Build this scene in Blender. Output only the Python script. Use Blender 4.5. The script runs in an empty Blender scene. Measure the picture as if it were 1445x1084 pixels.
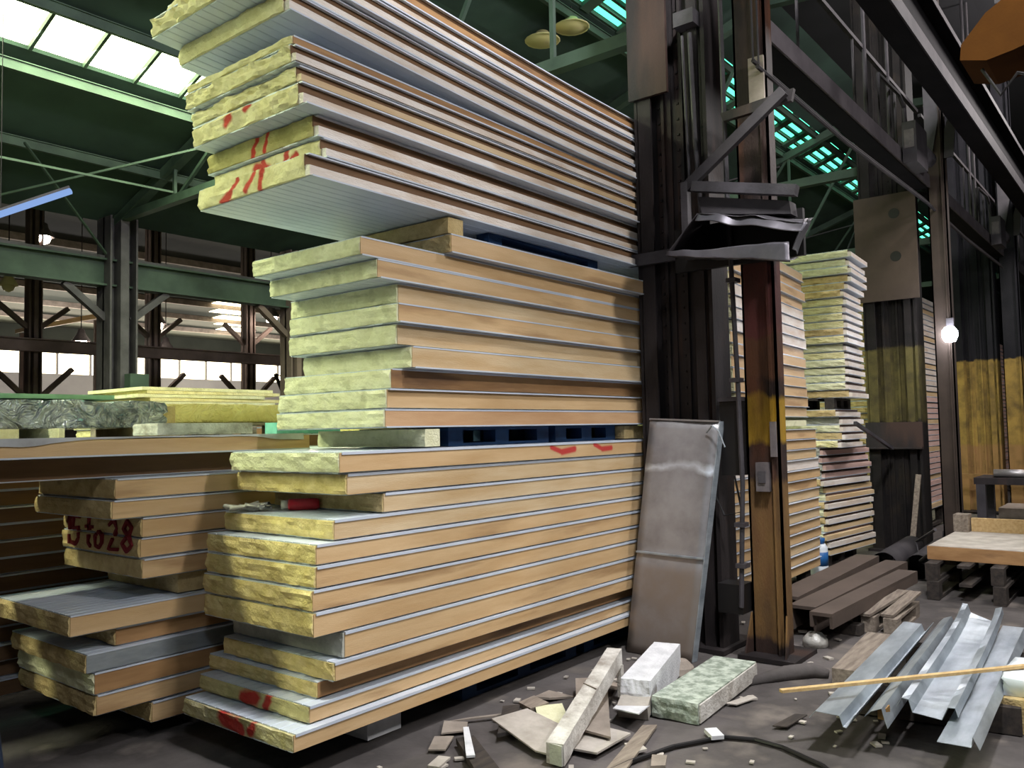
import bpy, bmesh, math, random
from mathutils import Vector, Matrix, noise
random.seed(7)
PI = math.pi
S = bpy.context.scene
COL = S.collection

# ------------------------------------------------------------------ colours / materials
def lin(c):
    r = []
    for v in c:
        v = v/255.0
        r.append(v/12.92 if v <= .04045 else ((v+.055)/1.055)**2.4)
    return (r[0], r[1], r[2], 1.0)

class NT:
    def __init__(s, m):
        m.use_nodes = True
        s.t = m.node_tree; s.t.nodes.clear()
    def n(s, typ, **kw):
        nd = s.t.nodes.new(typ)
        for k, v in kw.items():
            if hasattr(nd, k): setattr(nd, k, v)
        return nd
    def l(s, a, b): s.t.links.new(a, b)
    def math(s, op, a, b=None, clamp=False):
        nd = s.t.nodes.new('ShaderNodeMath'); nd.operation = op; nd.use_clamp = clamp
        for i, v in enumerate((a, b)):
            if v is None: continue
            if isinstance(v, (int, float)): nd.inputs[i].default_value = v
            else: s.l(v, nd.inputs[i])
        return nd.outputs[0]
    def mix(s, fac, a, b):
        nd = s.t.nodes.new('ShaderNodeMix'); nd.data_type = 'RGBA'
        if isinstance(fac, (int, float)): nd.inputs[0].default_value = fac
        else: s.l(fac, nd.inputs[0])
        for i, v in ((6, a), (7, b)):
            if isinstance(v, tuple): nd.inputs[i].default_value = v
            else: s.l(v, nd.inputs[i])
        return nd.outputs[2]

def mat(name, c1, c2=None, rough=.7, metal=0.0, scale=8.0, lo=.35, hi=.65, bump=0.0, bscale=60.0,
        stretch=(1, 1, 1), spec=.3, ribs=None, patches=None, marks=None, c3=None, scale3=2.0, marks_axes='yz', world=False, crinkle=0.0):
    m = bpy.data.materials.new(name); k = NT(m)
    out = k.n('ShaderNodeOutputMaterial'); b = k.n('ShaderNodeBsdfPrincipled')
    k.l(b.outputs[0], out.inputs[0])
    b.inputs['Roughness'].default_value = rough; b.inputs['Metallic'].default_value = metal
    b.inputs['Specular IOR Level'].default_value = spec
    tc = k.n('ShaderNodeTexCoord'); info = k.n('ShaderNodeObjectInfo')
    add = k.n('ShaderNodeVectorMath', operation='ADD'); k.l(tc.outputs['Object'], add.inputs[0])
    rv = k.n('ShaderNodeVectorMath', operation='SCALE'); rv.inputs[0].default_value = (37.1, 51.7, 23.3)
    k.l(info.outputs['Random'], rv.inputs[3]); k.l(rv.outputs[0], add.inputs[1])
    mp = k.n('ShaderNodeMapping'); mp.inputs['Scale'].default_value = stretch; k.l(add.outputs[0], mp.inputs[0])
    nz = k.n('ShaderNodeTexNoise'); nz.inputs['Scale'].default_value = scale; nz.inputs['Detail'].default_value = 6
    nz.inputs['Roughness'].default_value = .6
    k.l(mp.outputs[0], nz.inputs['Vector'])
    rm = k.n('ShaderNodeMapRange'); rm.inputs[1].default_value = lo; rm.inputs[2].default_value = hi
    k.l(nz.outputs[0], rm.inputs[0])
    col = k.mix(rm.outputs[0], lin(c1), lin(c2 if c2 else c1))
    if c3:
        n3 = k.n('ShaderNodeTexNoise'); n3.inputs['Scale'].default_value = scale3; n3.inputs['Detail'].default_value = 8
        k.l(mp.outputs[0], n3.inputs['Vector'])
        r3 = k.n('ShaderNodeMapRange'); r3.inputs[1].default_value = .56; r3.inputs[2].default_value = .68
        k.l(n3.outputs[0], r3.inputs[0]); col = k.mix(r3.outputs[0], col, lin(c3))
    if patches:      # bands of another colour by height: (z0, z1, colour)
        sp = k.n('ShaderNodeSeparateXYZ'); k.l(tc.outputs['Object'], sp.inputs[0])
        for z0, z1, pc in patches:
            jz = k.math('ADD', sp.outputs[2], k.math('MULTIPLY', k.math('SUBTRACT', nz.outputs[0], .5), .22))
            a = k.math('SMOOTH_MAX', 0.0, 0.0)
            r1 = k.n('ShaderNodeMapRange'); r1.inputs[1].default_value = z0; r1.inputs[2].default_value = z0+.04; k.l(jz, r1.inputs[0])
            r2 = k.n('ShaderNodeMapRange'); r2.inputs[1].default_value = z1; r2.inputs[2].default_value = z1-.04; k.l(jz, r2.inputs[0])
            f = k.math('MULTIPLY', r1.outputs[0], r2.outputs[0])
            f = k.math('MULTIPLY', f, k.math('ADD', k.math('MULTIPLY', rm.outputs[0], .6), .4))
            col = k.mix(f, col, lin(pc))
    if marks:        # sprayed strokes: (u0, v0, u1, v1, radius) in the part's own coordinates
        sp = k.n('ShaderNodeSeparateXYZ'); k.l(tc.outputs['Object'], sp.inputs[0])
        ax = {'x': 0, 'y': 1, 'z': 2}
        u = sp.outputs[ax[marks_axes[0]]]; v = sp.outputs[ax[marks_axes[1]]]
        tot = None
        for u0, v0, u1, v1, r in marks:
            du, dv = u1-u0, v1-v0; L2 = max(du*du+dv*dv, 1e-6)
            pu = k.math('SUBTRACT', u, u0); pv = k.math('SUBTRACT', v, v0)
            t = k.math('DIVIDE', k.math('ADD', k.math('MULTIPLY', pu, du), k.math('MULTIPLY', pv, dv)), L2, clamp=True)
            a = k.math('SUBTRACT', pu, k.math('MULTIPLY', t, du)); c = k.math('SUBTRACT', pv, k.math('MULTIPLY', t, dv))
            d = k.math('SQRT', k.math('ADD', k.math('MULTIPLY', a, a), k.math('MULTIPLY', c, c)))
            d = k.math('ADD', d, k.math('MULTIPLY', k.math('SUBTRACT', nz.outputs[0], .5), r*.7))
            rr = k.n('ShaderNodeMapRange'); rr.inputs[1].default_value = r*1.15; rr.inputs[2].default_value = r*.55
            k.l(d, rr.inputs[0])
            tot = rr.outputs[0] if tot is None else k.math('MAXIMUM', tot, rr.outputs[0])
        col = k.mix(k.math('MULTIPLY', tot, .9), col, lin((188, 30, 42)))
    k.l(col, b.inputs['Base Color'])
    h = None
    if bump:
        nb = k.n('ShaderNodeTexNoise'); nb.inputs['Scale'].default_value = bscale; nb.inputs['Detail'].default_value = 4
        k.l(mp.outputs[0], nb.inputs['Vector'])
        bp = k.n('ShaderNodeBump'); bp.inputs['Strength'].default_value = bump; bp.inputs['Distance'].default_value = .01
        k.l(nb.outputs[0], bp.inputs['Height']); h = bp
    if crinkle:
        vo = k.n('ShaderNodeTexNoise'); vo.inputs['Scale'].default_value = 7; vo.inputs['Detail'].default_value = 3; vo.inputs['Distortion'].default_value = 1.6
        k.l(mp.outputs[0], vo.inputs['Vector'])
        rg = k.math('ABSOLUTE', k.math('SUBTRACT', vo.outputs[0], .5))
        bp = k.n('ShaderNodeBump'); bp.inputs['Strength'].default_value = crinkle; bp.inputs['Distance'].default_value = .2
        k.l(rg, bp.inputs['Height'])
        if h: k.l(h.outputs[0], bp.inputs['Normal'])
        h = bp
    if ribs:         # micro ribs running along X, spaced in Y
        sp = k.n('ShaderNodeSeparateXYZ'); k.l(tc.outputs['Object'], sp.inputs[0])
        w = k.math('PINGPONG', sp.outputs[1], ribs)
        w = k.math('LESS_THAN', w, ribs*.14)
        bp = k.n('ShaderNodeBump'); bp.inputs['Strength'].default_value = .8; bp.inputs['Distance'].default_value = .004; bp.invert = True
        k.l(w, bp.inputs['Height'])
        if h: k.l(h.outputs[0], bp.inputs['Normal'])
        h = bp
    if h: k.l(h.outputs[0], b.inputs['Normal'])
    return m

def emit(name, c, s):
    m = bpy.data.materials.new(name); k = NT(m)
    out = k.n('ShaderNodeOutputMaterial'); e = k.n('ShaderNodeEmission'); e.inputs[0].default_value = c; e.inputs[1].default_value = s
    k.l(e.outputs[0], out.inputs[0]); return m

WOOLC = dict(scale3=9.0, rough=.95, spec=.05, scale=14, bump=.7, bscale=80, stretch=(1, 1, 1))
def wool(name, a=(232, 224, 178), b=(216, 206, 152), marks=None): return mat(name, a, b, marks=marks, c3=tuple(int(v*.93) for v in b), **WOOLC)
M = {}
M['wool'] = wool('yellow_mineral_wool')
M['wool_pale'] = wool('pale_mineral_wool', (226, 224, 190), (214, 212, 172))
M['wool_grey'] = mat('grey_foam', (190, 190, 178), (160, 160, 150), rough=.95, spec=.05, bump=.5, bscale=80)
M['wool_warm'] = wool('warm_yellow_mineral_wool', (228, 208, 150), (210, 188, 124))
M['recess_shade'] = mat('shade_brown_edge', (124, 94, 66), (100, 74, 52), rough=.75, scale=3, stretch=(.4, 1, 4))  # edge brown deepened with the shade that falls in grooves and under overhangs
M['recess_shade_dark'] = mat('dark_shade_edge', (84, 64, 56), (66, 50, 44), rough=.8, scale=3, stretch=(.4, 1, 4))  # darker version, with the shade of narrow gaps put into the colour
M['wool_tan'] = wool('tan_mineral_wool', (204, 182, 134), (184, 160, 112))
M['kraft'] = mat('kraft_edge_liner', (212, 180, 136), (196, 160, 114), rough=.55, spec=.35, scale=3, stretch=(.5, 1, 4), bump=.15, bscale=90, c3=(170, 136, 96), scale3=2.2)
M['kraft_pale'] = mat('pale_kraft_edge_liner', (214, 190, 152), (196, 164, 120), rough=.5, spec=.4, scale=3, stretch=(.5, 1, 4), bump=.2, bscale=70)
M['kraft_white'] = mat('whitish_edge_liner', (238, 230, 222), (214, 198, 182), rough=.38, spec=.5, scale=4, stretch=(.6, 1, 3), bump=.5, bscale=55, c3=(206, 182, 156), scale3=2.5)
M['kraft_pink'] = mat('pinkish_edge_liner', (214, 182, 172), (190, 156, 146), rough=.6, scale=3, stretch=(.5, 1, 4))
M['kraft_dark'] = mat('dull_brown_edge_liner', (180, 140, 96), (150, 112, 74), rough=.6, scale=3, stretch=(.5, 1, 4), c3=(120, 90, 66))
M['sheet'] = mat('white_ribbed_steel', (206, 212, 222), (190, 198, 210), rough=.35, spec=.5, ribs=.028, scale=3)
M['sheet_dirty'] = mat('dirty_white_steel', (190, 192, 196), (150, 150, 150), rough=.5, spec=.4, ribs=.028, scale=3)
M['dark'] = mat('sooty_steel', (44, 38, 38), (30, 26, 27), rough=.6, spec=.3, scale=3, stretch=(2, 2, .5), bump=.2, c3=(62, 46, 40), scale3=1.4)
M['dark2'] = mat('sooty_grey_steel', (70, 66, 70), (50, 47, 50), rough=.55, spec=.4, scale=4, bump=.2)
M['girder'] = mat('grey_girder_steel', (66, 62, 64), (50, 47, 50), rough=.75, spec=.2, scale=3, bump=.15)
M['green_steel'] = mat('green_painted_steel', (62, 78, 66), (44, 58, 50), rough=.6, scale=2, bump=.1)
M['far_steel'] = mat('brown_painted_steel', (112, 96, 90), (88, 76, 72), rough=.7, scale=2)
M['rust_low'] = mat('rusty_column_paint', (58, 42, 36), (36, 27, 26), rough=.65, scale=3, stretch=(2, 2, .6), bump=.3, c3=(96, 60, 42), scale3=1.3,
                    patches=[(.1, 1.22, (122, 92, 54)), (1.46, 1.82, (176, 138, 40)), (1.9, 2.3, (98, 64, 44)), (2.2, 2.75, (92, 48, 46))])
M['rust_low2'] = mat('mottled_yellow_column_paint', (36, 32, 31), (26, 24, 24), rough=.75, spec=.15, scale=5, bump=.3, c3=(44, 38, 32), patches=[(1.58, 2.55, (92, 84, 48))])
M['rust_low3'] = mat('yellowish_column_paint', (34, 33, 37), (25, 25, 29), rough=.75, spec=.15, scale=4, bump=.2, patches=[(-1.0, 2.68, (160, 132, 68)), (-1.0, 1.2, (150, 114, 74))])
M['brownplate'] = mat('dull_brown_plate', (92, 79, 71), (78, 67, 60), rough=.7, scale=2)
M['legpaint'] = mat('dark_brown_leg_paint', (66, 56, 50), (54, 46, 42), rough=.75, spec=.15, scale=3)
M['coverplate'] = mat('dark_brown_cover_plate', (80, 68, 61), (68, 58, 52), rough=.75, spec=.15, scale=2)
M['girder_face'] = mat('grey_girder_face', (110, 103, 107), (90, 84, 88), rough=.75, spec=.2, scale=3, bump=.15)
M['galv'] = mat('galvanised_steel', (186, 194, 200), (146, 154, 162), rough=.42, metal=.6, scale=5, stretch=(.6, 2, 2), bump=.12, bscale=14)
M['hoodm'] = mat('dark_crumpled_sheet_metal', (104, 100, 104), (78, 75, 80), rough=.4, metal=.6, scale=3, bump=.1, bscale=8)
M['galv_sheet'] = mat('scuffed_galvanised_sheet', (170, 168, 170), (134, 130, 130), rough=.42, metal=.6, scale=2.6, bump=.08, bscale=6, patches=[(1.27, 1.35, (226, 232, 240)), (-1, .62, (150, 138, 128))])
M['galv_dull'] = mat('dull_galvanised_sheet', (168, 164, 164), (130, 126, 126), rough=.42, metal=.65, scale=2.2, bump=.08, bscale=6)
M['foil'] = mat('crumpled_grey_foil', (236, 240, 246), (150, 154, 162), rough=.12, metal=.55, spec=.9, scale=6, bump=.3, bscale=30, crinkle=1.0)
M['yellow_wrap'] = mat('yellow_plastic_wrap', (226, 212, 140), (204, 186, 112), rough=.45, scale=5, bump=.4, bscale=18, crinkle=.5)
M['wood'] = mat('weathered_wood', (150, 138, 124), (112, 100, 90), rough=.85, scale=7, stretch=(.6, 5, 5), bump=.3)
M['wood_new'] = mat('pale_new_wood', (206, 178, 130), (184, 152, 102), rough=.75, scale=6, stretch=(.6, 6, 6))
M['wood_dark'] = mat('dirty_dark_wood', (70, 62, 56), (46, 42, 40), rough=.85, scale=6, stretch=(.7, 4, 4))
M['blue'] = mat('dark_blue_painted_wood', (34, 66, 104), (24, 46, 78), rough=.6, scale=5)
M['palegreen'] = mat('pale_green_board', (172, 218, 176), (150, 198, 156), rough=.7)
M['teal'] = mat('teal_board', (120, 186, 170), (96, 160, 146), rough=.6)
M['orange'] = mat('dull_orange_steel', (66, 40, 14), (54, 32, 11), rough=.9, spec=.03, scale=2, bump=.1)
M['near_black'] = mat('near_black_steel', (26, 24, 26), (18, 17, 19), rough=.85, spec=.1, scale=3)  # near-black steel, darker than the girder faces
M['black'] = mat('black_rubber', (26, 24, 24), rough=.5)
M['red'] = mat('red_paint_can', (178, 24, 44), rough=.35, spec=.5)
M['bag'] = mat('clear_grey_plastic_bag', (196, 192, 184), (150, 146, 138), rough=.3, spec=.6, bump=.6, bscale=30)
M['board'] = mat('grey_fibre_board', (158, 146, 134), (128, 118, 108), rough=.85, scale=5, bump=.2)
M['board_pale'] = mat('pale_grey_board', (190, 182, 172), (160, 152, 142), rough=.8, scale=6, bump=.2)
M['whitefoam'] = mat('white_foam', (224, 224, 226), (200, 200, 202), rough=.9, spec=.1, bump=.4, bscale=70)
M['greenfoam'] = mat('greenish_mottled_foam', (186, 194, 180), (132, 142, 128), rough=.9, spec=.1, scale=16, lo=.4, hi=.6, bump=.6, bscale=60)
M['dirtyfoam'] = mat('dirty_white_foam', (214, 210, 202), (150, 142, 132), rough=.9, scale=8, bump=.5)
M['blueplastic'] = mat('blue_plastic', (40, 92, 150), rough=.4)
M['whiteplastic'] = mat('white_plastic', (214, 220, 226), rough=.4)
M['junction'] = mat('grey_junction_box', (112, 104, 104), (84, 78, 80), rough=.55)
M['enamel'] = mat('cream_lamp_enamel', (200, 190, 140), rough=.5)
M['redline'] = mat('dark_red_paint', (118, 28, 34), rough=.7)
M['yellowsteel'] = mat('yellow_painted_steel', (214, 150, 50), rough=.5)
M['pinkmach'] = mat('pale_pink_machine_paint', (204, 160, 140), (176, 140, 126), rough=.6)
M['palewall'] = mat('pale_grey_wall', (176, 174, 170), (150, 148, 146), rough=.9, scale=.3)
M['roofm'] = mat('dark_green_roof', (44, 62, 54), (32, 46, 40), rough=.9, scale=.8)
M['roofr'] = mat('sooty_black_roof', (17, 17, 20), (12, 12, 15), rough=.9, scale=.8)
M['roof2'] = mat('grey_roof_sheeting', (66, 70, 62), (50, 54, 48), rough=.9, scale=.5)
M['floor'] = mat('dirty_concrete', (100, 94, 92), (56, 52, 50), rough=.85, spec=.25, scale=1.3, lo=.35, hi=.68, bump=.6, bscale=16, c3=(112, 104, 98), scale3=2.6)
E_SKY = emit('bright_skylight_glass', (.86, 1.0, .58, 1), 16.0)
E_SKY2 = emit('green_skylight_glass', (.12, .95, .55, 1), 2.2)
E_WIN = emit('bright_window_glass', (1.0, .86, .58, 1), 7.0)
E_BULB = emit('glowing_lamp', (1.0, .88, .74, 1), 40.0)
E_BULBW = emit('glowing_white_lamp', (.86, .9, 1.0, 1), 60.0)
E_TUBE = emit('glowing_blue_white_tube', (.3, .48, .9, 1), .85)

# ------------------------------------------------------------------ geometry helpers
class MB:
    def __init__(s): s.b = bmesh.new()
    def face(s, vs, mi=0):
        try:
            f = s.b.faces.new(vs); f.material_index = mi; return f
        except ValueError: return None
    def box(s, x0, x1, y0, y1, z0, z1, mi=0, M4=None):
        p = [Vector((x, y, z)) for x in (x0, x1) for y in (y0, y1) for z in (z0, z1)]
        if M4 is not None: p = [M4 @ q for q in p]
        v = [s.b.verts.new(q) for q in p]
        for q in ((0, 1, 3, 2), (4, 6, 7, 5), (0, 4, 5, 1), (2, 3, 7, 6), (0, 2, 6, 4), (1, 5, 7, 3)): s.face([v[i] for i in q], mi)
        return s
    def bar(s, p, q, w, h, mi=0, up=(0, 0, 1)):
        p = Vector(p); q = Vector(q); d = q-p; L = d.length; d.normalize()
        u = Vector(up)
        if abs(d.dot(u)) > .98: u = Vector((1, 0, 0))
        sd = d.cross(u).normalized(); u = sd.cross(d).normalized()
        m = Matrix((d, sd, u)).transposed().to_4x4(); m.translation = p
        return s.box(0, L, -w/2, w/2, -h/2, h/2, mi, m)
    def ibeam(s, p, q, dep, wid, t=.02, mi=0, up=(0, 0, 1)):
        p = Vector(p); q = Vector(q); d = (q-p).normalized(); u = Vector(up)
        sd = d.cross(u).normalized(); u = sd.cross(d).normalized()
        s.bar(p, q, t, dep, mi, up); s.bar(p+u*(dep/2), q+u*(dep/2), wid, t, mi, up); s.bar(p-u*(dep/2), q-u*(dep/2), wid, t, mi, up)
        return s
    def loft(s, rings, mi=0, caps=True, closed=True):
        R = [[s.b.verts.new(p) for p in r] for r in rings]
        n = len(R[0])
        for a, b in zip(R, R[1:]):
            for i in range(n if closed else n-1):
                s.face([a[i], a[(i+1) % n], b[(i+1) % n], b[i]], mi)
        if caps and closed:
            s.face(list(reversed(R[0])), mi); s.face(R[-1], mi)
        return s
    def tube(s, pts, r, n=8, mi=0):
        pts = [Vector(p) for p in pts]; rings = []
        for i, p in enumerate(pts):
            d = (pts[min(i+1, len(pts)-1)]-pts[max(i-1, 0)]).normalized()
            u = Vector((0, 0, 1)) if abs(d.z) < .9 else Vector((1, 0, 0))
            a = d.cross(u).normalized(); b = a.cross(d)
            rr = r[i] if isinstance(r, (list, tuple)) else r
            rings.append([p+a*math.cos(2*PI*k/n)*rr+b*math.sin(2*PI*k/n)*rr for k in range(n)])
        return s.loft(rings, mi)
    def lathe(s, prof, c=(0, 0, 0), n=16, mi=0, axis='z'):
        rings = []
        for r, z in prof:
            ring = []
            for k in range(n):
                a = 2*PI*k/n
                v = Vector((r*math.cos(a), r*math.sin(a), z))
                if axis == 'x': v = Vector((z, r*math.cos(a), r*math.sin(a)))
                ring.append(v+Vector(c))
            rings.append(ring)
        return s.loft(rings, mi)
    def prism(s, poly, off, mi=0):
        off = Vector(off); a = [Vector(p) for p in poly]
        return s.loft([a, [p+off for p in a]], mi)
    def obj(s, name, mats, parent=None, loc=None, rot=None, smooth=False):
        bmesh.ops.recalc_face_normals(s.b, faces=s.b.faces)
        me = bpy.data.meshes.new(name); s.b.to_mesh(me); s.b.free()
        for m in (mats if isinstance(mats, (list, tuple)) else [mats]): me.materials.append(M[m] if isinstance(m, str) else m)
        if smooth:
            for p in me.polygons: p.use_smooth = True
        o = bpy.data.objects.new(name, me); COL.objects.link(o)
        if parent: o.parent = parent
        if loc: o.location = loc
        if rot: o.rotation_euler = rot
        return o

def tag(o, label, cat, group=None, kind=None):
    o['label'] = label; o['category'] = cat
    if group: o['group'] = group
    if kind: o['kind'] = kind
    return o
def thing(name, label, cat, loc=(0, 0, 0), rot=(0, 0, 0), group=None):
    o = bpy.data.objects.new(name, None); o.empty_display_size = .1; COL.objects.link(o)
    o.location = loc; o.rotation_euler = rot
    return tag(o, label, cat, group)
def struct(o):
    o['kind'] = 'structure'; return o
def copy_tree(o, parent=None):
    c = o.copy(); COL.objects.link(c)
    if parent: c.parent = parent
    for ch in list(o.children): copy_tree(ch, c)
    return c

ORD = ['', 'lowest', 'second', 'third', 'fourth', 'fifth', 'sixth', 'seventh', 'eighth', 'ninth', 'tenth', 'eleventh', 'twelfth', 'thirteenth', 'fourteenth',
       'fifteenth', 'sixteenth', 'seventeenth', 'eighteenth', 'nineteenth', 'twentieth', 'twenty-first', 'twenty-second', 'twenty-third', 'twenty-fourth', 'twenty-fifth',
       'twenty-sixth', 'twenty-seventh', 'twenty-eighth', 'twenty-ninth', 'thirtieth', 'thirty-first', 'thirty-second', 'thirty-third', 'thirty-fourth',
       'thirty-fifth', 'thirty-sixth', 'thirty-seventh', 'thirty-eighth', 'thirty-ninth', 'fortieth']
def nth(k): return 'lowest' if k == 1 else ORD[k]+' from the bottom'

# ------------------------------------------------------------------ sandwich panels
def stations(L, bend):
    return [0, L] if not bend else [L*i/14 for i in range(15)]
def panel_core(L, W, th, seed, rag=.012, bend=None, wedge=0.0):
    m = MB(); rnd = random.Random(seed); ny, nz = 30, 5
    z0, z1 = .007, th-.007
    fb = bend or (lambda x: 0.0)
    g = []
    for j in range(nz+1):
        row = []
        for i in range(ny+1):
            y = W*i/ny; z = z0+(z1-z0)*j/nz
            q = noise.noise(Vector((y*9+seed*3.1, z*30, seed)))*rag + noise.noise(Vector((y*40, z*90+seed, seed*1.7)))*rag*.45
            edge = 0.0
            if j in (0, nz): edge = rag*.5*max(0, noise.noise(Vector((y*16+seed, 7.3, j))))+.003
            if i in (0, ny): edge += rag*.4*rnd.random()
            x = q+edge+wedge*i/ny
            dz = 0.0
            if j in (0, nz): dz = (1 if j == 0 else -1)*.35*rag*max(0, noise.noise(Vector((y*22+seed*2, 1.3, j))))
            row.append(m.b.verts.new((x, y, z+dz+fb(x))))
        g.append(row)
    for j in range(nz):
        for i in range(ny): m.face([g[j][i], g[j][i+1], g[j+1][i+1], g[j+1][i]])
    ring = [g[0][i] for i in range(ny+1)]+[g[j][ny] for j in range(1, nz+1)]+[g[nz][i] for i in range(ny-1, -1, -1)]+[g[j][0] for j in range(nz-1, 0, -1)]
    cur = ring
    for X in stations(L, bend)[1:]:
        nx = [m.b.verts.new((X, v.co.y, (z0 if v in g[0] else z1 if v in g[nz] else z0+(z1-z0)*.5)+fb(X))) for v in ring]
        n0 = len(ring)
        for a, v in enumerate(ring):
            if v not in g[0] and v not in g[nz]:
                for j in range(1, nz):
                    if v in g[j]: nx[a].co.z = z0+(z1-z0)*j/nz+fb(X)
        for k in range(n0): m.face([cur[k], cur[(k+1) % n0], nx[(k+1) % n0], nx[k]])
        cur = nx
    m.face(cur)
    return m
def strip(L, sec, x0=0.0, bend=None, wedge=0.0):
    m = MB(); fb = bend or (lambda x: 0.0)
    xs = stations(L, bend); rings = []
    for i, X in enumerate(xs):
        X = X+(x0 if i == 0 else 0)
        rings.append([(X+(wedge*y if i == 0 else 0), y, z+fb(X)) for y, z in sec])
    return m.loft(rings)
def sheet_sec(yf, yb, z, t, lip, up):
    # thin sheet from the front edge (with a folded lip) to the back edge
    # shallow V grooves run along the sheet every 7 cm
    gr = []; y = .05
    if up:
        while y < yb-.04:
            gr += [(y-.005, z), (y, z+.0045), (y+.005, z)]; y += .066
        lower = [(yf, z)]+gr+[(yb, z)]
        if lip <= 0: return lower+[(yb, z+t+.003), (yf, z+t+.003)]
        return lower+[(yb, z+t+.003), (yf+t, z+t+.003), (yf+t, z+lip), (yf, z+lip)]
    while y < yb-.04:
        gr += [(y-.005, z+t), (y, z+t-.0045), (y+.005, z+t)]; y += .066
    upper = [(yb, z+t)]+list(reversed([(a, b) for a, b in gr]))
    if lip <= 0: return [(yf, z-.003), (yb, z-.003)]+upper+[(yf, z+t)]
    return [(yf, z+t), (yf, z+t-lip), (yf+t, z+t-lip), (yf+t, z-.003), (yb, z-.003)]+upper
SEED = [0]
def build_panel(loc, L, W=.92, th=.1, liner='kraft', core='wool', sheet='sheet', ov_up=.018, ov_lo=-.01, lip=.008, yaw=0.0, rag=.012,
                bend=None, wedge=0.0, groove=0.0, label='', recess_shade='recess_shade', group=None, name='sandwich_panel', pitch=0.0, cat='panel', cmark=None, lmark=None, uplabel=None):
    SEED[0] += 1; sd = SEED[0]
    t = thing(name, label, cat, loc, (0, pitch, yaw), group)
    panel_core(L, W, th, sd, rag, bend, wedge).obj('foam_core', cmark or core, t)
    if groove:
        sec = [(-.036, .007), (.0, .007), (.0, th*(1-groove)), (-.036, th*(1-groove)-.006)]
        strip(L, [(-.004, th*(1-groove)-.004), (.0005, th*(1-groove)-.004), (.0005, th-.005), (-.004, th-.005)], .006, bend).obj('recess_liner', recess_shade, t)
    else:
        sec = [(-.004, .007), (.0005, .007), (.0005, th-.005), (-.004, th-.005)]
    strip(L, sec, .006+random.random()*.01, bend).obj('edge_liner', lmark or liner, t)
    strip(L, sheet_sec(-ov_up-(.02 if groove else 0), W+.006, th-.004, .003, lip if ov_up > 0 else 0, False), random.uniform(.008, .02), bend, wedge/W).obj('upper_sheet', sheet, t)
    strip(L, sheet_sec(-ov_lo-(.036 if groove else 0), W+.006, .001, .003, lip if ov_lo > 0 else 0, True), random.uniform(.008, .02), bend, wedge/W).obj('lower_sheet', sheet, t)
    return t

# ------------------------------------------------------------------ camera
cam = bpy.data.cameras.new('camera'); co = bpy.data.objects.new('camera', cam); COL.objects.link(co); S.camera = co
Rw = ((0.6225847, 0.03048443, 0.78195843), (-0.78230519, 0.04936101, 0.62093646), (-0.01966936, -0.99831568, 0.05457954))
m4 = Matrix(((Rw[0][0], -Rw[0][1], -Rw[0][2], 0), (Rw[1][0], -Rw[1][1], -Rw[1][2], 0), (Rw[2][0], -Rw[2][1], -Rw[2][2], 1.6), (0, 0, 0, 1)))
co.matrix_world = m4
cam.sensor_width = 36; cam.lens = 1180*36/1445; cam.clip_end = 300; cam.clip_start = .05

# ------------------------------------------------------------------ the setting
def sheet_obj(name, mt, pts, th=(0, 0, .08)):
    o = MB().prism(pts, th).obj(name, mt); return struct(o)
m = MB()
nx, ny = 90, 80
fv = {}
for i in range(nx+1):
    for j in range(ny+1):
        x = -1+13*i/nx; y = -1+7*j/ny
        h = -.004+.012*noise.noise(Vector((x*1.7, y*1.7, 0)))+.005*noise.noise(Vector((x*7, y*7, 3)))
        fv[i, j] = m.b.verts.new((x, y, min(h, .004)))
for i in range(nx):
    for j in range(ny): m.face([fv[i, j], fv[i+1, j], fv[i+1, j+1], fv[i, j+1]])
struct(m.obj('floor', 'floor', smooth=True))
m = MB().box(-20, 60, -12, 45, -.2, -.03); struct(m.obj('floor_far', 'floor'))

RZ = lambda y: 6.15+.35*(10-y)
def roof_strip(n, y0, y1, x0, x1, mt='roofm'):
    return struct(MB().prism([(x0, y0, RZ(y0)), (x1, y0, RZ(y0)), (x1, y1, RZ(y1)), (x0, y1, RZ(y1))], (0, 0, .12)).obj(n, mt))
XA, XB = -14, 48
S1 = (9.42, 10.17); S2 = (5.6, 6.25); S3 = (7.2, 7.85)
roof_strip('ceiling', 13.2, S1[1], XA, XB)
roof_strip('ceiling_middle', S1[0], S3[1], XA, XB)
roof_strip('ceiling_centre', S3[0], S2[1], XA, XB)
roof_strip('ceiling_infill', S3[1], S3[0], 1.6, XB)
roof_strip('ceiling_upper', S2[0], 4.5, XA, XB)
struct(MB().prism([(XA, 4.5, RZ(4.5)), (XB, 4.5, RZ(4.5)), (XB, 2.2, 8.2), (XA, 2.2, 8.2)], (0, 0, .12)).obj('ceiling_ridge', 'roofr'))
struct(MB().box(XA, XB, -10, 2.25, 8.2, 8.32).obj('ceiling_aisle', 'roofr'))
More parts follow.
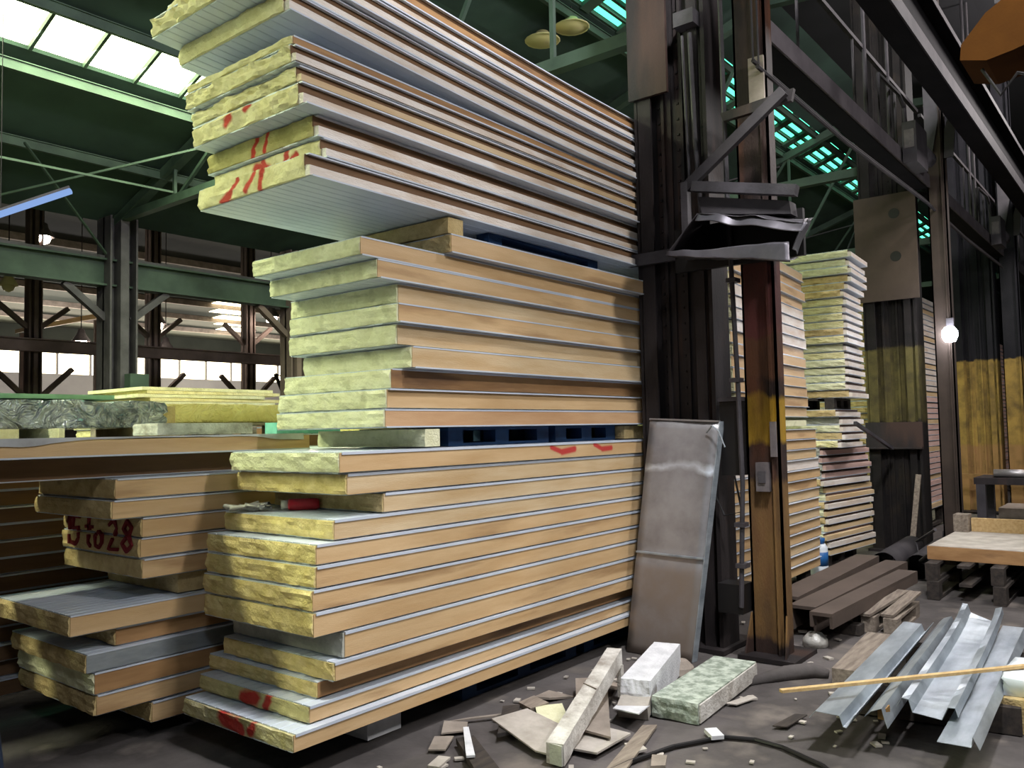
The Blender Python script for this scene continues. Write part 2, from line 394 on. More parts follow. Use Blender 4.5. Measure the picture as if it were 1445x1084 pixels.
# skylight panes: glazed strips with glazing bars
def skylight(n, yr, x0, x1, pane, mt, gap, rows=1):
    k = 0; x = x0
    y0, y1 = yr
    mbp = MB(); mbf = MB()
    while x < x1:
        e = min(x+pane-gap, x1)
        for q in range(rows):
            a0 = y0+(y1-y0)*(q+(.3 if rows > 1 else 0))/rows; a1 = y0+(y1-y0)*(q+(.7 if rows > 1 else 1))/rows
            mbp.prism([(x, a0, RZ(a0)+.05), (e, a0, RZ(a0)+.05), (e, a1, RZ(a1)+.05), (x, a1, RZ(a1)+.05)], (0, 0, .02))
            if rows > 1: mbf.bar((x-.1, a1+.03, RZ(a1)+.02), (e+.1, a1+.03, RZ(a1)+.02), .04, .05)
        mbf.bar((e+gap/2, y0, RZ(y0)+.02), (e+gap/2, y1, RZ(y1)+.02), gap+.01, .07)
        x += pane
    o = struct(mbp.obj(n, mt))
    f = mbf.obj('glazing_bars', 'green_steel', o)
    return o
skylight('window_1', S1, XA, 30, .62, E_SKY, .03)
skylight('window_2', S2, XA, 40, .95, E_SKY2, .2, 4)
skylight('window_3', S3, XA, 1.6, .9, E_SKY, .05)
# second hall beyond the column row
struct(MB().prism([(XA, 13.2, 5.15), (XB, 13.2, 5.15), (XB, 22, 7.5), (XA, 22, 7.5)], (0, 0, .1)).obj('ceiling_hall_near', 'roofm'))  # dimness far from the windows is put into the darker roof colour
struct(MB().prism([(XA, 22, 7.5), (XB, 22, 7.5), (XB, 40.2, 6.7), (XA, 40.2, 6.7)], (0, 0, .1)).obj('ceiling_hall_far', 'roof2'))
struct(MB().box(XA, XB, 40, 40.3, -.1, 4.55).obj('wall_back', 'palewall'))
struct(MB().box(XA, XB, 40, 40.3, 5.75, 8).obj('wall_back_top', 'roof2'))
struct(MB().box(XB-1, XB, -12, 40, -.1, 9).obj('wall_right', 'roofr'))
# ribbon window of the far wall
m = MB(); f = MB(); x = 8.0
while x < 40:
    m.box(x, x+1.4, 40.1, 40.14, 4.57, 5.73); f.box(x+1.4, x+1.5, 40.0, 40.2, 4.55, 5.75); x += 1.5
w = struct(m.obj('window_4', E_WIN)); f.obj('window_frame', 'palewall', w)
# bright roof lights of the far hall
m = MB()
RF = lambda y: 7.5-.8*(y-22)/18.2
for k in range(5):
    x = 19.2+.95*k; y = 30.5+1.35*k
    m.prism([(x, y, RF(y)-.03), (x+1.5, y, RF(y)-.03), (x+1.5, y+.9, RF(y+.9)-.03), (x, y+.9, RF(y+.9)-.03)], (0, 0, -.02))
struct(m.obj('window_5', E_WIN))

for i, (y, l) in enumerate(((25, 'pale far roof beam nearest the brown girder lamps'), (28, 'pale far roof beam, second towards the windows'), (31, 'pale far roof beam, third towards the windows'), (34, 'pale far roof beam, fourth towards the windows'), (37, 'pale far roof beam nearest the windows'))):
    tag(MB().box(XA, XB, y, y+.12, RF(y)-.22, RF(y)-.01).obj('far_roof_beam', 'board'), l, 'roof beam')
t = thing('conveyor_bridge', 'pale conveyor bridge rising to the right behind the green column', 'bridge', (10.3, 26, 0))
MB().prism([(0, 0, 4.78), (2.45, 0, 5.45), (2.45, 0, 5.62), (0, 0, 4.9)], (0, 1.2, 0)).obj('deck', 'wood_new', t)
for x, z in ((.1, 4.79), (2.3, 5.38)):
    for y in (.1, 1.1): MB().box(x, x+.1, y-.05, y+.05, 0, z).obj('leg', 'far_steel', t)

# ------------------------------------------------------------------ roof trusses and purlins
def truss(x, label):
    t = thing('roof_truss', label, 'roof truss', (x, 8, 5.05), group='roof trusses of the middle hall')
    def L(p): return (p[0]-x, p[1]-8, p[2]-5.05)
    ch = MB(); ch.bar(L((x, 2.9, 5.05)), L((x, 13, 5.05)), .12, .12); ch.bar(L((x, 4.5, RZ(4.5)-.22)), L((x, 13, RZ(13)-.1)), .14, .14); ch.bar(L((x, 4.5, RZ(4.5)-.22)), L((x, 2.9, 7.7)), .14, .14)
    ch.obj('chord', 'green_steel', t)
    b = MB(); ys = [2.9, 4.5, 6.2, 7.9, 9.6, 11.3, 13]
    for i, y in enumerate(ys[1:-1]):
        b.bar(L((x, y, 5.05)), L((x, y, RZ(y)-.2)), .045, .045)
        b.bar(L((x+.02, ys[i+2], 5.05)), L((x+.02, y, RZ(y)-.2)), .045, .045)
    b.obj('bracing', 'green_steel', t)
for x, l in ((.9, 'green steel roof truss out over the left of the yard'), (6.4, 'green steel roof truss landing on the green column behind the stacks'), (11.9, 'dark green roof truss seen above the far end of the nearest stack'),
             (17.4, 'roof truss seen through the gap above the far board stack'), (22.9, 'farthest visible roof truss behind the hood bracket')):
    truss(x, l)
for y, l in ((11.6, 'roof purlin lowest on the slope beneath the bright skylight'), (10.3, 'roof purlin along the lower edge of the bright skylight'), (9.3, 'roof purlin along the upper edge of the bright skylight'),
             (8.4, 'roof purlin in the dark strip above the bright skylight'), (6.3, 'roof purlin just below the green skylight'), (5.6, 'roof purlin just above the green skylight')):
    o = MB().ibeam((-14, y, RZ(y)-.14), (40, y, RZ(y)-.1), .12, .06, .012).obj('roof_purlin', 'green_steel'); tag(o, l, 'roof beam')
m = MB()
rods = [((4.4, 11.4, 5.4), (6.1, 12.75, 4.42)), ((3.0, 11, 5.0), (6.2, 11, 5.06)), ((4.0, 12.4, 4.7), (6.4, 10, 5.6)), 
        ((11.9, 9, 5.1), (17.4, 6.4, 7.1)), ((11.9, 6, 7.0), (17.4, 8.6, 5.4)), ((17.4, 6.4, 5.1), (22.9, 7.9, 6.4)), ((17.4, 9, 5.1), (22.9, 6.2, 6.9)), ((17.6, 5.2, 5.0), (20, 5.2, 7.0))]
for i, (p, q) in enumerate(rods):
    o = MB().bar(p, q, .028, .028).obj('tie_rod', 'girder' if i > 2 else 'green_steel')
    tag(o, 'thin steel bracing rod crossing between the dark roof trusses', 'bracing rod', 'roof bracing rods')

# ------------------------------------------------------------------ column row with the green crane girder (behind the stacks)
def riveted_column(x, y, h, w, label, mt, knees=True, box=False, zk=3.45, name='steel_column'):
    t = thing(name, label, 'column', (x, y, 0))
    s = MB(); s.box(-w/2, w/2, -.02, .02, 0, h); s.box(-w/2, -w/2+.03, -w/2, w/2, 0, h); s.box(w/2-.03, w/2, -w/2, w/2, 0, h); s.box(-w*.15, w*.15, -w*.55, w*.55, 0, h)
    s.obj('shaft', mt, t)
    if knees:
        for sg in (-1, 1):
            MB().bar((sg*w*.45, 0, zk), (sg*(w*.45+.62), 0, zk+.5), .12, .1).obj('knee_brace', mt, t)
    if box: MB().box(.0, .3, -.42, -.2, 2.3, 2.58).obj('switch_box', 'green_steel', t)
    return t
riveted_column(6.4, 13, 5.05, .44, 'dark green steel column with knee braces behind the foil bundle', 'dark2', box=True)
riveted_column(9.75, 13, 5.05, .34, 'dark brown steel column just left of the nearest stack edge', 'far_steel')
g = thing('crane_girder', 'green crane girder with flanges resting on the green column', 'girder', (6, 13, 3.97))
MB().ibeam((-20, 0, .2), (34, 0, .2), .4, .24, .03).obj('beam', 'green_steel', g)
MB().box(-20, 34, -.04, .04, .42, .47).obj('rail', 'dark2', g)
for x, l in ((7.95, 'dark column with braces behind the girder at the left frame edge'), (10.75, 'dark column with braces right of the green column'), (13.5, 'dark column with braces nearest the yellow ladder')):
    t = riveted_column(x, 20, 7, .28, l, 'far_steel', zk=4.1)
    for sg in (-1, 1): MB().bar((sg*.18, 0, 2.55), (sg*.85, 0, 3.2), .12, .1).obj('lower_brace', 'far_steel', t)
g = thing('crane_girder', 'brown lower crane girder in the far bay, under the hanging lamps', 'girder', (10, 19.735, 3.56))
MB().ibeam((-20, 0, .12), (24, 0, .12), .26, .2, .03).obj('beam', 'far_steel', g)
t = thing('steel_ladder', 'slanting ladder with one yellow rail at the back of the hall', 'ladder', (14.1, 19.2, 2.2))
MB().bar((.05, 0, .95), (.75, 0, -.45), .07, .09).obj('side_rail', 'yellowsteel', t)
MB().bar((-.3, 0, 1.05), (.4, 0, -.35), .06, .08).obj('side_rail', 'dark', t)
m = MB()
for k in range(9): f = k/8; m.bar((.05+.7*f, 0, .95-1.4*f), (-.3+.7*f, 0, 1.05-1.4*f), .03, .03)
m.obj('rungs', 'dark', t)
# machinery haze at the back: pale bench units and a rail
for x, w_, h, mt, l in ((15, 3.2, 2.5, 'pinkmach', 'long low pink machine bed at the back of the far hall'), (20.5, 2.6, 2.4, 'palewall', 'grey machine cabinet at the back behind the green column'), (11.5, 2.4, 2.7, 'dark2', 'dark machine at the back by the left frame edge')):
    t = thing('machine', l, 'machine', (x, 30, 0))
    MB().box(0, w_, 0, 1.2, 0, h*.7).obj('body', mt, t); MB().box(.1, w_-.1, .1, 1.0, h*.7, h).obj('hood', 'palewall', t)
    m = MB()
    for k in range(5): m.bar((w_*k/4, -.5, 0), (w_*k/4, -.5, h+.3), .05, .05)
    m.bar((0, -.5, h+.3), (w_, -.5, h+.3), .05, .05); m.bar((0, -.5, h-.1), (w_, -.5, h-.1), .04, .04)
    m.obj('guard_rail', 'dark2', t)
# walkway beam across the far hall
tag(MB().box(6, 34, 34, 34.4, 2.55, 3.0).obj('walkway_beam', 'dark2'), 'long dark walkway beam in front of the far wall under the windows', 'beam')

# hanging lamps
def bay_lamp(x, y, z, r, label, lit=True, flat=1.0, zr=None, mt=None, name='hanging_lamp', power=30, group='lit hanging lamps'):
    t = thing(name, label, 'lamp', (x, y, z), group=group)
    MB().lathe([(.02, r*1.5*flat), (r*.35, r*1.35*flat), (r*.45, r*.9*flat), (r, 0), (r*.96, -.01), (r*.4, r*.85*flat), (.02, r*1.1*flat)]).obj('lamp_shade', mt or ('junction' if lit else 'enamel'), t, smooth=True)
    MB().lathe([(.01, r*.3), (r*.5, r*.2), (r*.66, -r*.2), (r*.5, -r*.6), (.01, -r*.8)] if flat == 1 else [(.01, .02), (r*.93, .012), (r*.93, 0), (.01, -.012)]).obj('bulb', E_BULB if lit else 'enamel', t, smooth=True)
    MB().tube([(0, 0, r*1.4), (0, 0, (zr or z+1.5)-z)], .012, 6).obj('cord', 'dark', t)
    if lit:
        l = bpy.data.lights.new('lamp_light', 'POINT'); l.energy = power; l.color = (1, .86, .7); l.shadow_soft_size = r*.5
        lo = bpy.data.objects.new('lamp_light', l); COL.objects.link(lo); lo.location = (x, y, z-r*.6)
    return t
bay_lamp(8.15, 20, 6.2, .22, 'lit hanging lamp high on the left above the green girder', zr=7.3, power=60)
bay_lamp(11.07, 20.4, 4.5, .24, 'lit hanging lamp just right of the green column, upper one', zr=7.3, power=60)
bay_lamp(12.2, 22, 4.05, .22, 'lit hanging lamp right of the green column, lower one', zr=7.8, power=50)
bay_lamp(9.9, 22, 4.1, .22, 'lit hanging lamp left of the green column over the brown girder', zr=7.8, power=50)
bay_lamp(13.9, 19.5, 4.85, .24, 'lit hanging lamp beside the dark column at the stack edge', zr=7.0, power=60)
bay_lamp(14.6, 21.5, 4.7, .17, 'small lit hanging lamp behind the slanting brace near the stack edge', zr=7.6, power=30)
bay_lamp(7.43, 20, 5.0, .2, 'unlit hanging lamp shade at the left frame edge', lit=False, zr=7.2, group=None)
bay_lamp(9.22, 6.66, 7.0, .25, 'pale unlit round lamp above the stack top, nearer the stack', lit=False, zr=7.32, group=None, flat=.35)
bay_lamp(9.42, 6.3, 7.15, .25, 'pale unlit round lamp above the stack top, higher one beside the green panes', lit=False, zr=7.42, group=None, flat=.35)
t = thing('tube_lamp', 'bluish glowing tube lamp slanting at the left frame edge', 'lamp', (3.2, 8, 3.74))
MB().tube([(-.6, 0, -.33), (.29, 0, .17)], .03, 10).obj('tube', E_TUBE, t)
MB().bar((-.6, 0, -.29), (.27, 0, .205), .05, .02).obj('housing', 'dark2', t)
MB().bar((-.3, 0, -.1), (-.3, 0, 2.9), .006, .006).obj('hanger', 'dark', t)

# ------------------------------------------------------------------ stack A : nearest tall stack
AY = 3.23
A_END = 6.3
mk_T9 = wool('wool_sprayed_a', marks=[(.48, .03, .40, .10, .022), (.70, .005, .62, .03, .026), (.62, .03, .55, .10, .02), (.36, .02, .33, .1, .024)])
mk_T8 = wool('wool_sprayed_b', marks=[(.52, .06, .42, .03, .04), (.42, .03, .47, .09, .02), (.27, .02, .26, .09, .022), (.22, .05, .18, .06, .02)])
mk_T7 = wool('wool_sprayed_c', (196, 188, 130), (178, 168, 110), marks=[(.5, .0, .46, .1, .018), (.39, .02, .35, .1, .018)])
mk_T6 = wool('wool_sprayed_d', marks=[(.60, .06, .55, .075, .03), (.42, .09, .40, .10, .022)])
mk_b13 = wool('wool_sprayed_e', (206, 198, 160), (184, 172, 120), marks=[(.56, .06, .46, .03, .05), (.44, .05, .40, .02, .04), (.33, .03, .30, .06, .03)])
mk_b12 = wool('wool_sprayed_f', (206, 196, 140), (184, 172, 120), marks=[(.52, .03, .42, .05, .045), (.33, .02, .30, .08, .028)])
def kmark(n, base, marks):
    return mat(n, base[0], base[1], rough=.55, spec=.35, scale=3, stretch=(.5, 1, 4), bump=.15, bscale=90, marks=marks, marks_axes='xz')
KR = ((212, 180, 136), (196, 160, 114))
lm_b1 = kmark('liner_sprayed_a', KR, [(1.78, .08, 1.9, .045, .02), (1.9, .045, 2.05, .06, .024), (2.3, .085, 2.4, .05, .02), (2.4, .05, 2.52, .055, .024)])
lm_m9 = kmark('liner_sprayed_b', ((206, 168, 128), (188, 146, 106)), [(3.02, .05, 3.2, .05, .035)])
lm_b8 = kmark('liner_sprayed_c', KR, [(3.12, .07, 3.22, .06, .03), (3.22, .06, 3.3, .02, .02)])
sag = lambda h, n: (lambda x: h*max(0.0, 1-x/n)**1.6)
TOPB = 'top bundle of the nearest tall stack'; MIDB = 'middle bundle of the nearest tall stack'; LOWB = 'bottom bundle of the nearest tall stack'
GA = 'panels of the nearest tall stack'
# name: X, z, th, dy, style
def A(X, z, th, dy, label, **kw):
    L = A_END-X+random.uniform(-.06, .06)
    return build_panel((X, AY+dy, z), L, .92, th, label=label, group=GA, **kw)
bn = 'yellow-ended panel, %s in the bottom bundle of the nearest stack'
low = [  # bottom to top
    (2.396, .148, .088, -.012, dict(cmark=mk_b13, rag=.012), 'lowest panel of the nearest stack, red spray across its pale end'),
    (2.516, .237, .086, .03, dict(cmark=mk_b12), 'second lowest panel of the nearest stack, red stripe sprayed on its end'),
    (2.60, .324, .082, .075, dict(liner='kraft_dark', ov_up=.0), None),
    (2.635, .407, .096, -.008, dict(wedge=.0), None),
    (2.70, .504, .13, .0, dict(core='wool_grey', rag=.006), 'thick grey-ended panel set back in the bottom bundle of the nearest stack'),
    (2.524, .635, .12, .002, dict(lmark=lm_b8), None), (2.521, .756, .106, .006, {}, None), (2.534, .863, .108, .0, {}, None), (2.543, .972, .102, .004, {}, None),
    (2.655, .108+.968, .103, .012, dict(liner='kraft_pale'), 'topmost yellow-ended panel under the red can in the nearest stack'), (2.99, 1.18, .106, .02, dict(core='wool_tan', liner='kraft_pale'), 'deeply set back panel above the red can, end browned for shade'),  # tan core holds the shade on the set-back end
    (2.737, 1.287, .112, .012, dict(liner='kraft_pale', sheet='sheet'), 'dirty panel with blackened edge, second from the top of the bottom bundle'), (2.68, 1.40, .108, -.004, dict(core='wool_pale', lmark=lm_b1), 'top panel of the bottom bundle, two red marks on its tan side')]
for i, (X, z, th, dy, kw, lab) in enumerate(low):
    kw = dict(kw); kw.setdefault('ov_up', .009); kw.setdefault('lip', .014); kw.setdefault('core', 'wool_warm')
    A(X, z, th, dy, lab or bn % nth(i+1), **kw)
mn = 'pale-ended panel, %s in the middle bundle of the nearest stack'
mid = [(2.996, 1.622, .1, .012, dict(lmark=lm_m9, ov_lo=.014), 'bottom panel of the middle bundle, red dab at its far end'), (3.018, 1.722, .108, .02, dict(ov_up=.022, ov_lo=-.01), None), (3.086, 1.83, .112, .055, dict(liner='kraft_dark', ov_lo=-.01), None),
       (3.177, 1.942, .122, -.012, dict(liner='kraft_pale', ov_lo=.02), None), (3.10, 2.064, .118, .022, dict(liner='kraft_pale', ov_up=.012), None), (3.081, 2.182, .108, -.006, dict(ov_lo=.022), None),
       (3.115, 2.29, .112, .028, dict(liner='kraft_pale', ov_up=.012), None), (2.944, 2.402, .105, -.004, dict(ov_lo=.02), None), (2.83, 2.507, .1, -.002, dict(ov_lo=.006), 'top panel of the middle bundle, farthest out of that bundle')]
for i, (X, z, th, dy, kw, lab) in enumerate(mid):
    kw = dict(kw); kw.setdefault('core', 'wool_pale'); kw.setdefault('ov_up', .006)
    A(X, z, th, dy, lab or mn % nth(i+1), **kw)
tn = 'yellow-ended panel, %s in the top bundle of the nearest stack'
top = [(2.483, 2.831, .118, -.006, dict(cmark=mk_T9, ov_lo=.012), 'bottom panel of the top bundle, curved red stroke on its end'), (2.59, 2.95, .105, .01, dict(cmark=mk_T8, ov_lo=.012), 'red-sprayed panel second from the bottom of the top bundle'),
       (2.561, 3.055, .114, .03, dict(cmark=mk_T7, ov_lo=.0), 'shaded red-striped panel third from the bottom of the top bundle'),
       (2.444, 3.17, .115, -.012, dict(cmark=mk_T6, rag=.02, ov_lo=.02), 'panel with one round red blotch on its end in the top bundle'), (2.45, 3.286, .086, .01, dict(rag=.026, liner='kraft_pale'), None), (2.412, 3.373, .09, .004, dict(rag=.024), None), (2.417, 3.464, .048, .0, dict(liner='kraft_dark'), 'thin dark-edged panel under the lifted top panels'),
       (2.361, 3.515, .105, -.012, dict(bend=sag(.085, 2.6), ov_lo=.006), 'lifted panel with grey underside showing near the top of the stack'),
       (2.215, 3.621, .105, .012, dict(bend=sag(.09, 2.75), ov_lo=.016, rag=.03), 'ragged-ended panel second from the top of the visible stack'),
       (2.3, 3.727, .105, .0, dict(bend=sag(.09, 2.7), ov_lo=.01), 'panel third from the top of the nearest stack'), (2.36, 3.833, .1, .02, dict(bend=sag(.09, 2.65), ov_lo=.016), 'panel second from the top of the nearest stack'), (2.4, 3.934, .1, .05, dict(bend=sag(.09, 2.6), liner='kraft_dark', ov_lo=.0), 'topmost brown-edged panel of the nearest stack')]
for i, (X, z, th, dy, kw, lab) in enumerate(top):
    kw = dict(kw); kw.setdefault('liner', 'kraft_white'); kw.setdefault('ov_up', .006); kw['groove'] = .48 if th > .06 else 0
    A(X, z, th, dy, lab or tn % nth(i+1), **kw)
# spacers and pallets between bundles
build_panel((3.46, AY-.05, 2.609), 2.85, .9, .112, core='wool_tan', liner='kraft', ov_up=.006, ov_lo=.012, yaw=-.012, label='spacer panel jutting out between the middle and top bundles', name='sandwich_panel')
m = panel_core(.13, .88, .105, 91, .006); o = m.obj('foam_offcut', ['wool_tan'], loc=(3.47, AY-.03, 2.722)); tag(o, 'tan foam offcut packed on the spacer panel under the top bundle', 'foam block')
def pallet(loc, L, W, H, mt, label, rot=0, nb=3, name='pallet', nd=5):
    t = thing(name, label, 'pallet', loc, (0, 0, rot))
    d = H*.16
    m = MB()
    for k in range(nd): y = (W-.1)*k/(nd-1); m.box(0, L, y, y+.1, H-d, H)
    m.obj('top_boards', mt, t)
    m = MB()
    for y in (0, W/2-.05, W-.1): m.box(0, L, y, y+.1, 0, d)
    m.obj('bottom_boards', mt, t)
    for i in range(nb):
        for j in range(3):
            x = (L-.13)*i/(nb-1); y = (W-.1)*j/2
            MB().box(x, x+.13, y, y+.1, d, H-d).obj('block', mt, t)
    return t
pallet((3.95, 3.30, 2.725), 1.25, .8, .104, 'blue', 'dark blue pallet jammed under the top bundle', nb=2)
pallet((3.62, 3.36, 1.509), 1.0, .78, .111, 'blue', 'blue pallet between the bottom and middle bundles, left one')
pallet((4.70, 3.36, 1.509), .78, .78, .111, 'blue', 'blue pallet between the bottom and middle bundles, right one')
m = panel_core(.12, .92, .111, 92, .008); tag(m.obj('foam_block', 'wool_pale', loc=(3.29, AY+.0, 1.509)), 'greenish foam spacer block under the left end of the middle bundle', 'foam block')
m = panel_core(.75, .8, .109, 93, .006); tag(m.obj('foam_block', 'wool_tan', loc=(5.5, AY+.06, 1.509)), 'olive foam spacer under the middle bundle beside the dark column', 'foam block')
m = panel_core(.24, .5, .146, 94, .004); tag(m.obj('foam_block', 'whitefoam', loc=(2.97, 3.36, 0)), 'grey-white foam block on the floor propping the nearest stack', 'foam block')
pallet((3.75, 3.4, 0), 1.2, .8, .145, 'blue', 'dark blue pallet on the floor under the nearest stack')
pallet((5.05, 3.4, 0), 1.1, .8, .145, 'blue', 'dark pallet on the floor under the stack beside the leaning sheet')
# spray can with plastic bag
t = thing('spray_can', 'red spray can lying on the panel beside the crumpled bag', 'spray can', (2.86, 3.86, 1.212), (0, 0, -.75))
MB().lathe([(.0, 0), (.03, .0), (.032, .01), (.032, .15), (.026, .165), (.0, .166)], axis='x', n=18).obj('can_body', 'red', t, smooth=True)
MB().lathe([(.0, -.04), (.024, -.04), (.026, 0), (.0, .001)], axis='x', n=14).obj('cap', 'bag', t, smooth=True)
m = MB(); r0 = random.Random(4)
for k in range(7):
    pts = [(r0.uniform(-.16, .1), r0.uniform(-.05, .05), r0.uniform(-.004, .03)) for _ in range(4)]
    m.tube(pts, [.006, .016, .014, .005], 6)
tag(m.obj('plastic_bag', 'bag', loc=(2.73, 4.0, 1.192), rot=(0, 0, -.75), smooth=True), 'crumpled grey plastic bag beside the red spray can', 'plastic bag')

# ------------------------------------------------------------------ stack L : second stack, behind and left of the nearest one
LY = 4.33
GL = 'panels of the left stack'
lab = lambda s: s
Ls = [(2.321, .085, .11, 0, 'lowest panel of the left stack, set well back', 'kraft', 'wool_tan'), (2.024, .2, .105, 0, 'second panel up in the left stack with torn edge', 'kraft', 'wool_tan'), (2.017, .306, .112, .0, 'third panel up in the left stack, pale grey end', 'kraft_dark', 'wool_pale'),
      (1.977, .419, .1, .0, 'fourth panel up in the left stack with shiny wrinkled sheet on its edge', 'galv', 'wool_tan'), (2.141, .52, .095, .03, 'fifth panel up in the left stack, wrapped and set back', 'kraft_dark', 'wool_tan'), (1.891, .617, .11, -.01, 'wide panel with bare ribbed blue-white top low in the left stack', 'kraft', 'wool_tan')]
for X, z, th, dy, l, ln, cr in Ls:
    build_panel((X, LY+dy, z), 5.6-X, .9, th, liner=ln, core=cr, ov_up=.008, ov_lo=-.005, label=l, group=GL, rag=.012)
for X, z, th, dy, l, ln in ((2.267, .845, .108, 0, 'bottom panel of the left stack group with red writing', 'kraft'), (2.259, .955, .108, .02, 'left stack panel carrying the lower half of the red writing', 'kraft'), (2.262, 1.064, .108, .0, 'left stack panel carrying the upper half of the red writing', 'kraft'),
                         (2.096, 1.173, .102, -.01, 'left stack panel just above the red writing', 'kraft'), (2.118, 1.276, .11, .0, 'left stack panel second above the red writing, orange stained side', 'kraft')):
    p = build_panel((X, LY+dy, z), 5.6-X, .9, th, liner=ln, core='wool_tan', ov_up=.01, ov_lo=-.005, label=l, group=GL, rag=.008)
    if 'upper half' in l: PU = p
    if 'lower half' in l: PL = p
m = panel_core(.5, .8, .117, 95, .008); tag(m.obj('foam_block', 'wool_tan', loc=(2.5, LY+.05, .727)), 'foam spacer block on the ribbed panel inside the left stack', 'foam block')
m = panel_core(.5, .8, .117, 96, .008); tag(m.obj('foam_block', 'wool_tan', loc=(4.6, LY+.05, .727)), 'hidden-side foam spacer block deep inside the left stack', 'foam block')
build_panel((-2.4, LY+.15, 1.388), 7.8, .76, .115, liner='recess_shade', core='wool_tan', ov_up=.0, ov_lo=.0, label='dark recessed panel under the long slab on the left stack', group=GL)  # brown liner carries the shade beneath the slab
lt = build_panel((-3.2, LY-.02, 1.504), 6.55, .94, .097, liner='kraft', core='wool_tan', ov_up=.004, ov_lo=.01, label='long tan-edged slab lying on top of the left stack', group=GL)
# torn film drooping over the slab edge
m = MB(); top_r = []; bot_r = []
for k in range(100):
    x = 3.5+3.0*k/99
    d = .008+.03*abs(math.sin((x-2.6)*1.9+.5))**8+.012*max(0, noise.noise(Vector((x*5, 0, 0))))
    if x < 4.95: d += .02*max(0, math.sin((x-3.8)*3.0))**4
    top_r.append((x, -.012, .1)); bot_r.append((x, -.014, .1-d))
m.loft([top_r, bot_r], caps=False, closed=False)
o = m.obj('torn_film', 'sheet_dirty', lt); md = o.modifiers.new('thick', 'SOLIDIFY'); md.thickness = .002
# red writing
strokes = []
def ch(dx, segs): strokes.extend([[(dx+u, v) for u, v in s] for s in segs])
H = .15
ch(.04, [[(0, .12), (.02, .16), (.02, 0)]])
ch(.09, [[(.1, .16), (.02, .16), (.015, .09), (.08, .1), (.09, .04), (.05, 0), (.0, .01)]])
ch(.28, [[(.02, .16), (.02, .02), (.05, 0)], [(-.02, .11), (.07, .11)]])
ch(.38, [[(.04, .09), (.0, .06), (.01, .01), (.05, 0), (.08, .03), (.08, .07), (.04, .09)]])
ch(.54, [[(.0, .13), (.05, .165), (.09, .12), (.0, 0), (.11, .005)]])
ch(.69, [[(.06, .085), (.01, .12), (.05, .165), (.1, .13), (.06, .085), (.0, .04), (.05, 0), (.11, .04), (.06, .085)]])
for par, up in ((PU, True), (PL, False)):
    oz = par.location.z; oy = par.location.y-LY
    for st in strokes:
        pts = []
        for (u0, v0), (u1, v1) in zip(st, st[1:]):
            for q in range(6): pts.append((u0+(u1-u0)*q/6, v0+(v1-v0)*q/6))
        pts.append(st[-1]); run = []; runs = []
        for a in pts:
            if ((.985+a[1]) >= PU.location.z) == up: run.append(a)
            else:
                if len(run) > 1: runs.append(run)
                run = []
        if len(run) > 1: runs.append(run)
        for r in runs:
            m = MB(); rg = []
            for q, a in enumerate(r):
                b = r[min(q+1, len(r)-1)]; c = r[max(q-1, 0)]
                du, dv = b[0]-c[0], b[1]-c[1]; ln = max((du*du+dv*dv)**.5, 1e-6); nu_, nv_ = -dv/ln*.009, du/ln*.009
                y, z = .87-a[0]-oy, .985+a[1]-oz
                rg.append([(-.012, y-nu_, z+nv_), (-.012, y+nu_, z-nv_), (.006, y+nu_, z-nv_), (.006, y-nu_, z+nv_)])
            m.loft(rg); m.obj('painted_stroke', 'redline', par)

for x, y, l in ((2.6, LY+.05, 'dark bearer on the floor under the near end of the left stack'), (4.6, LY+.05, 'dark bearer on the floor under the far end of the left stack')):
    tag(MB().box(x, x+.15, y, y+.8, 0, .084).obj('wood_bearer', 'wood_dark'), l, 'wood bearer')
for x, l in ((-1.6, 'dark bearer under the near end of the shaded far left stack'), (4.2, 'dark bearer under the far end of the shaded far left stack')):
    tag(MB().box(x, x+.15, 5.5, 6.35, 0, .099).obj('wood_bearer', 'wood_dark'), l, 'wood bearer')
# stack L2 farther back, its side seen at the far left
for k in range(15):
    z = .1+.1*k
    if k < 8: l = 'panel in the shaded stack at the far left edge, %s' % nth(k+1)
    else: l = 'panel in the shaded stack at the far left edge, %s' % nth(k+1)
    build_panel((-2.2+random.uniform(0, .1), 5.46+random.uniform(0, .03)+(.03 if k % 2 else 0), z), 7.6, .92, .1, liner='recess_shade', core='wool', ov_up=.012, ov_lo=-.004, label=l, group='panels of the shaded far left stack')  # brown liner carries the shadow lying over this stack
def crumpled(name, label, cat, loc, L, W, H, mt, amp, seed, parts=None, nx=70):
    t = thing(name, label, cat, loc)
    m = MB(); rings = []
    for i in range(nx+1):
        x = L*i/nx; r = []
        prof = []
        for k in range(10): prof.append((0, H*k/10))
        for k in range(12): prof.append((W*k/12, H))
        for k in range(10): prof.append((W, H-H*k/10))
        for k in range(12): prof.append((W-W*k/12, 0))
        for (y, z) in prof:
            q = Vector((x*5+seed, y*5, z*16)); q2 = Vector((x*17, y*17+seed, z*40))
            d = Vector((0, noise.noise(q), noise.noise(q+Vector((9, 9, 9)))))*amp+Vector((noise.noise(q2)*.4, noise.noise(q2+Vector((3, 1, 2))), .4*noise.noise(q2+Vector((5, 5, 1)))))*amp*.6
            if z == 0: d.z = 0
            e = 1.0
            r.append(Vector((x+(amp*1.5*noise.noise(q2) if i in (0, nx) else 0), y, z))+d)
        rings.append(r)
    m.loft(rings); m.obj('wrapping' if parts is None else parts, mt, t, smooth=True)
    return t
t = crumpled('wrapped_bundle', 'foil wrapped bundle with crinkled silver film at the left edge', 'bundle', (.4, 5.62, 1.668), 2.72, .85, .175, 'foil', .022, 3, nx=150)
panel_core(.14, .8, .15, 97, .02).obj('bare_end', 'wool_tan', t, loc=(2.66, .02, .005))
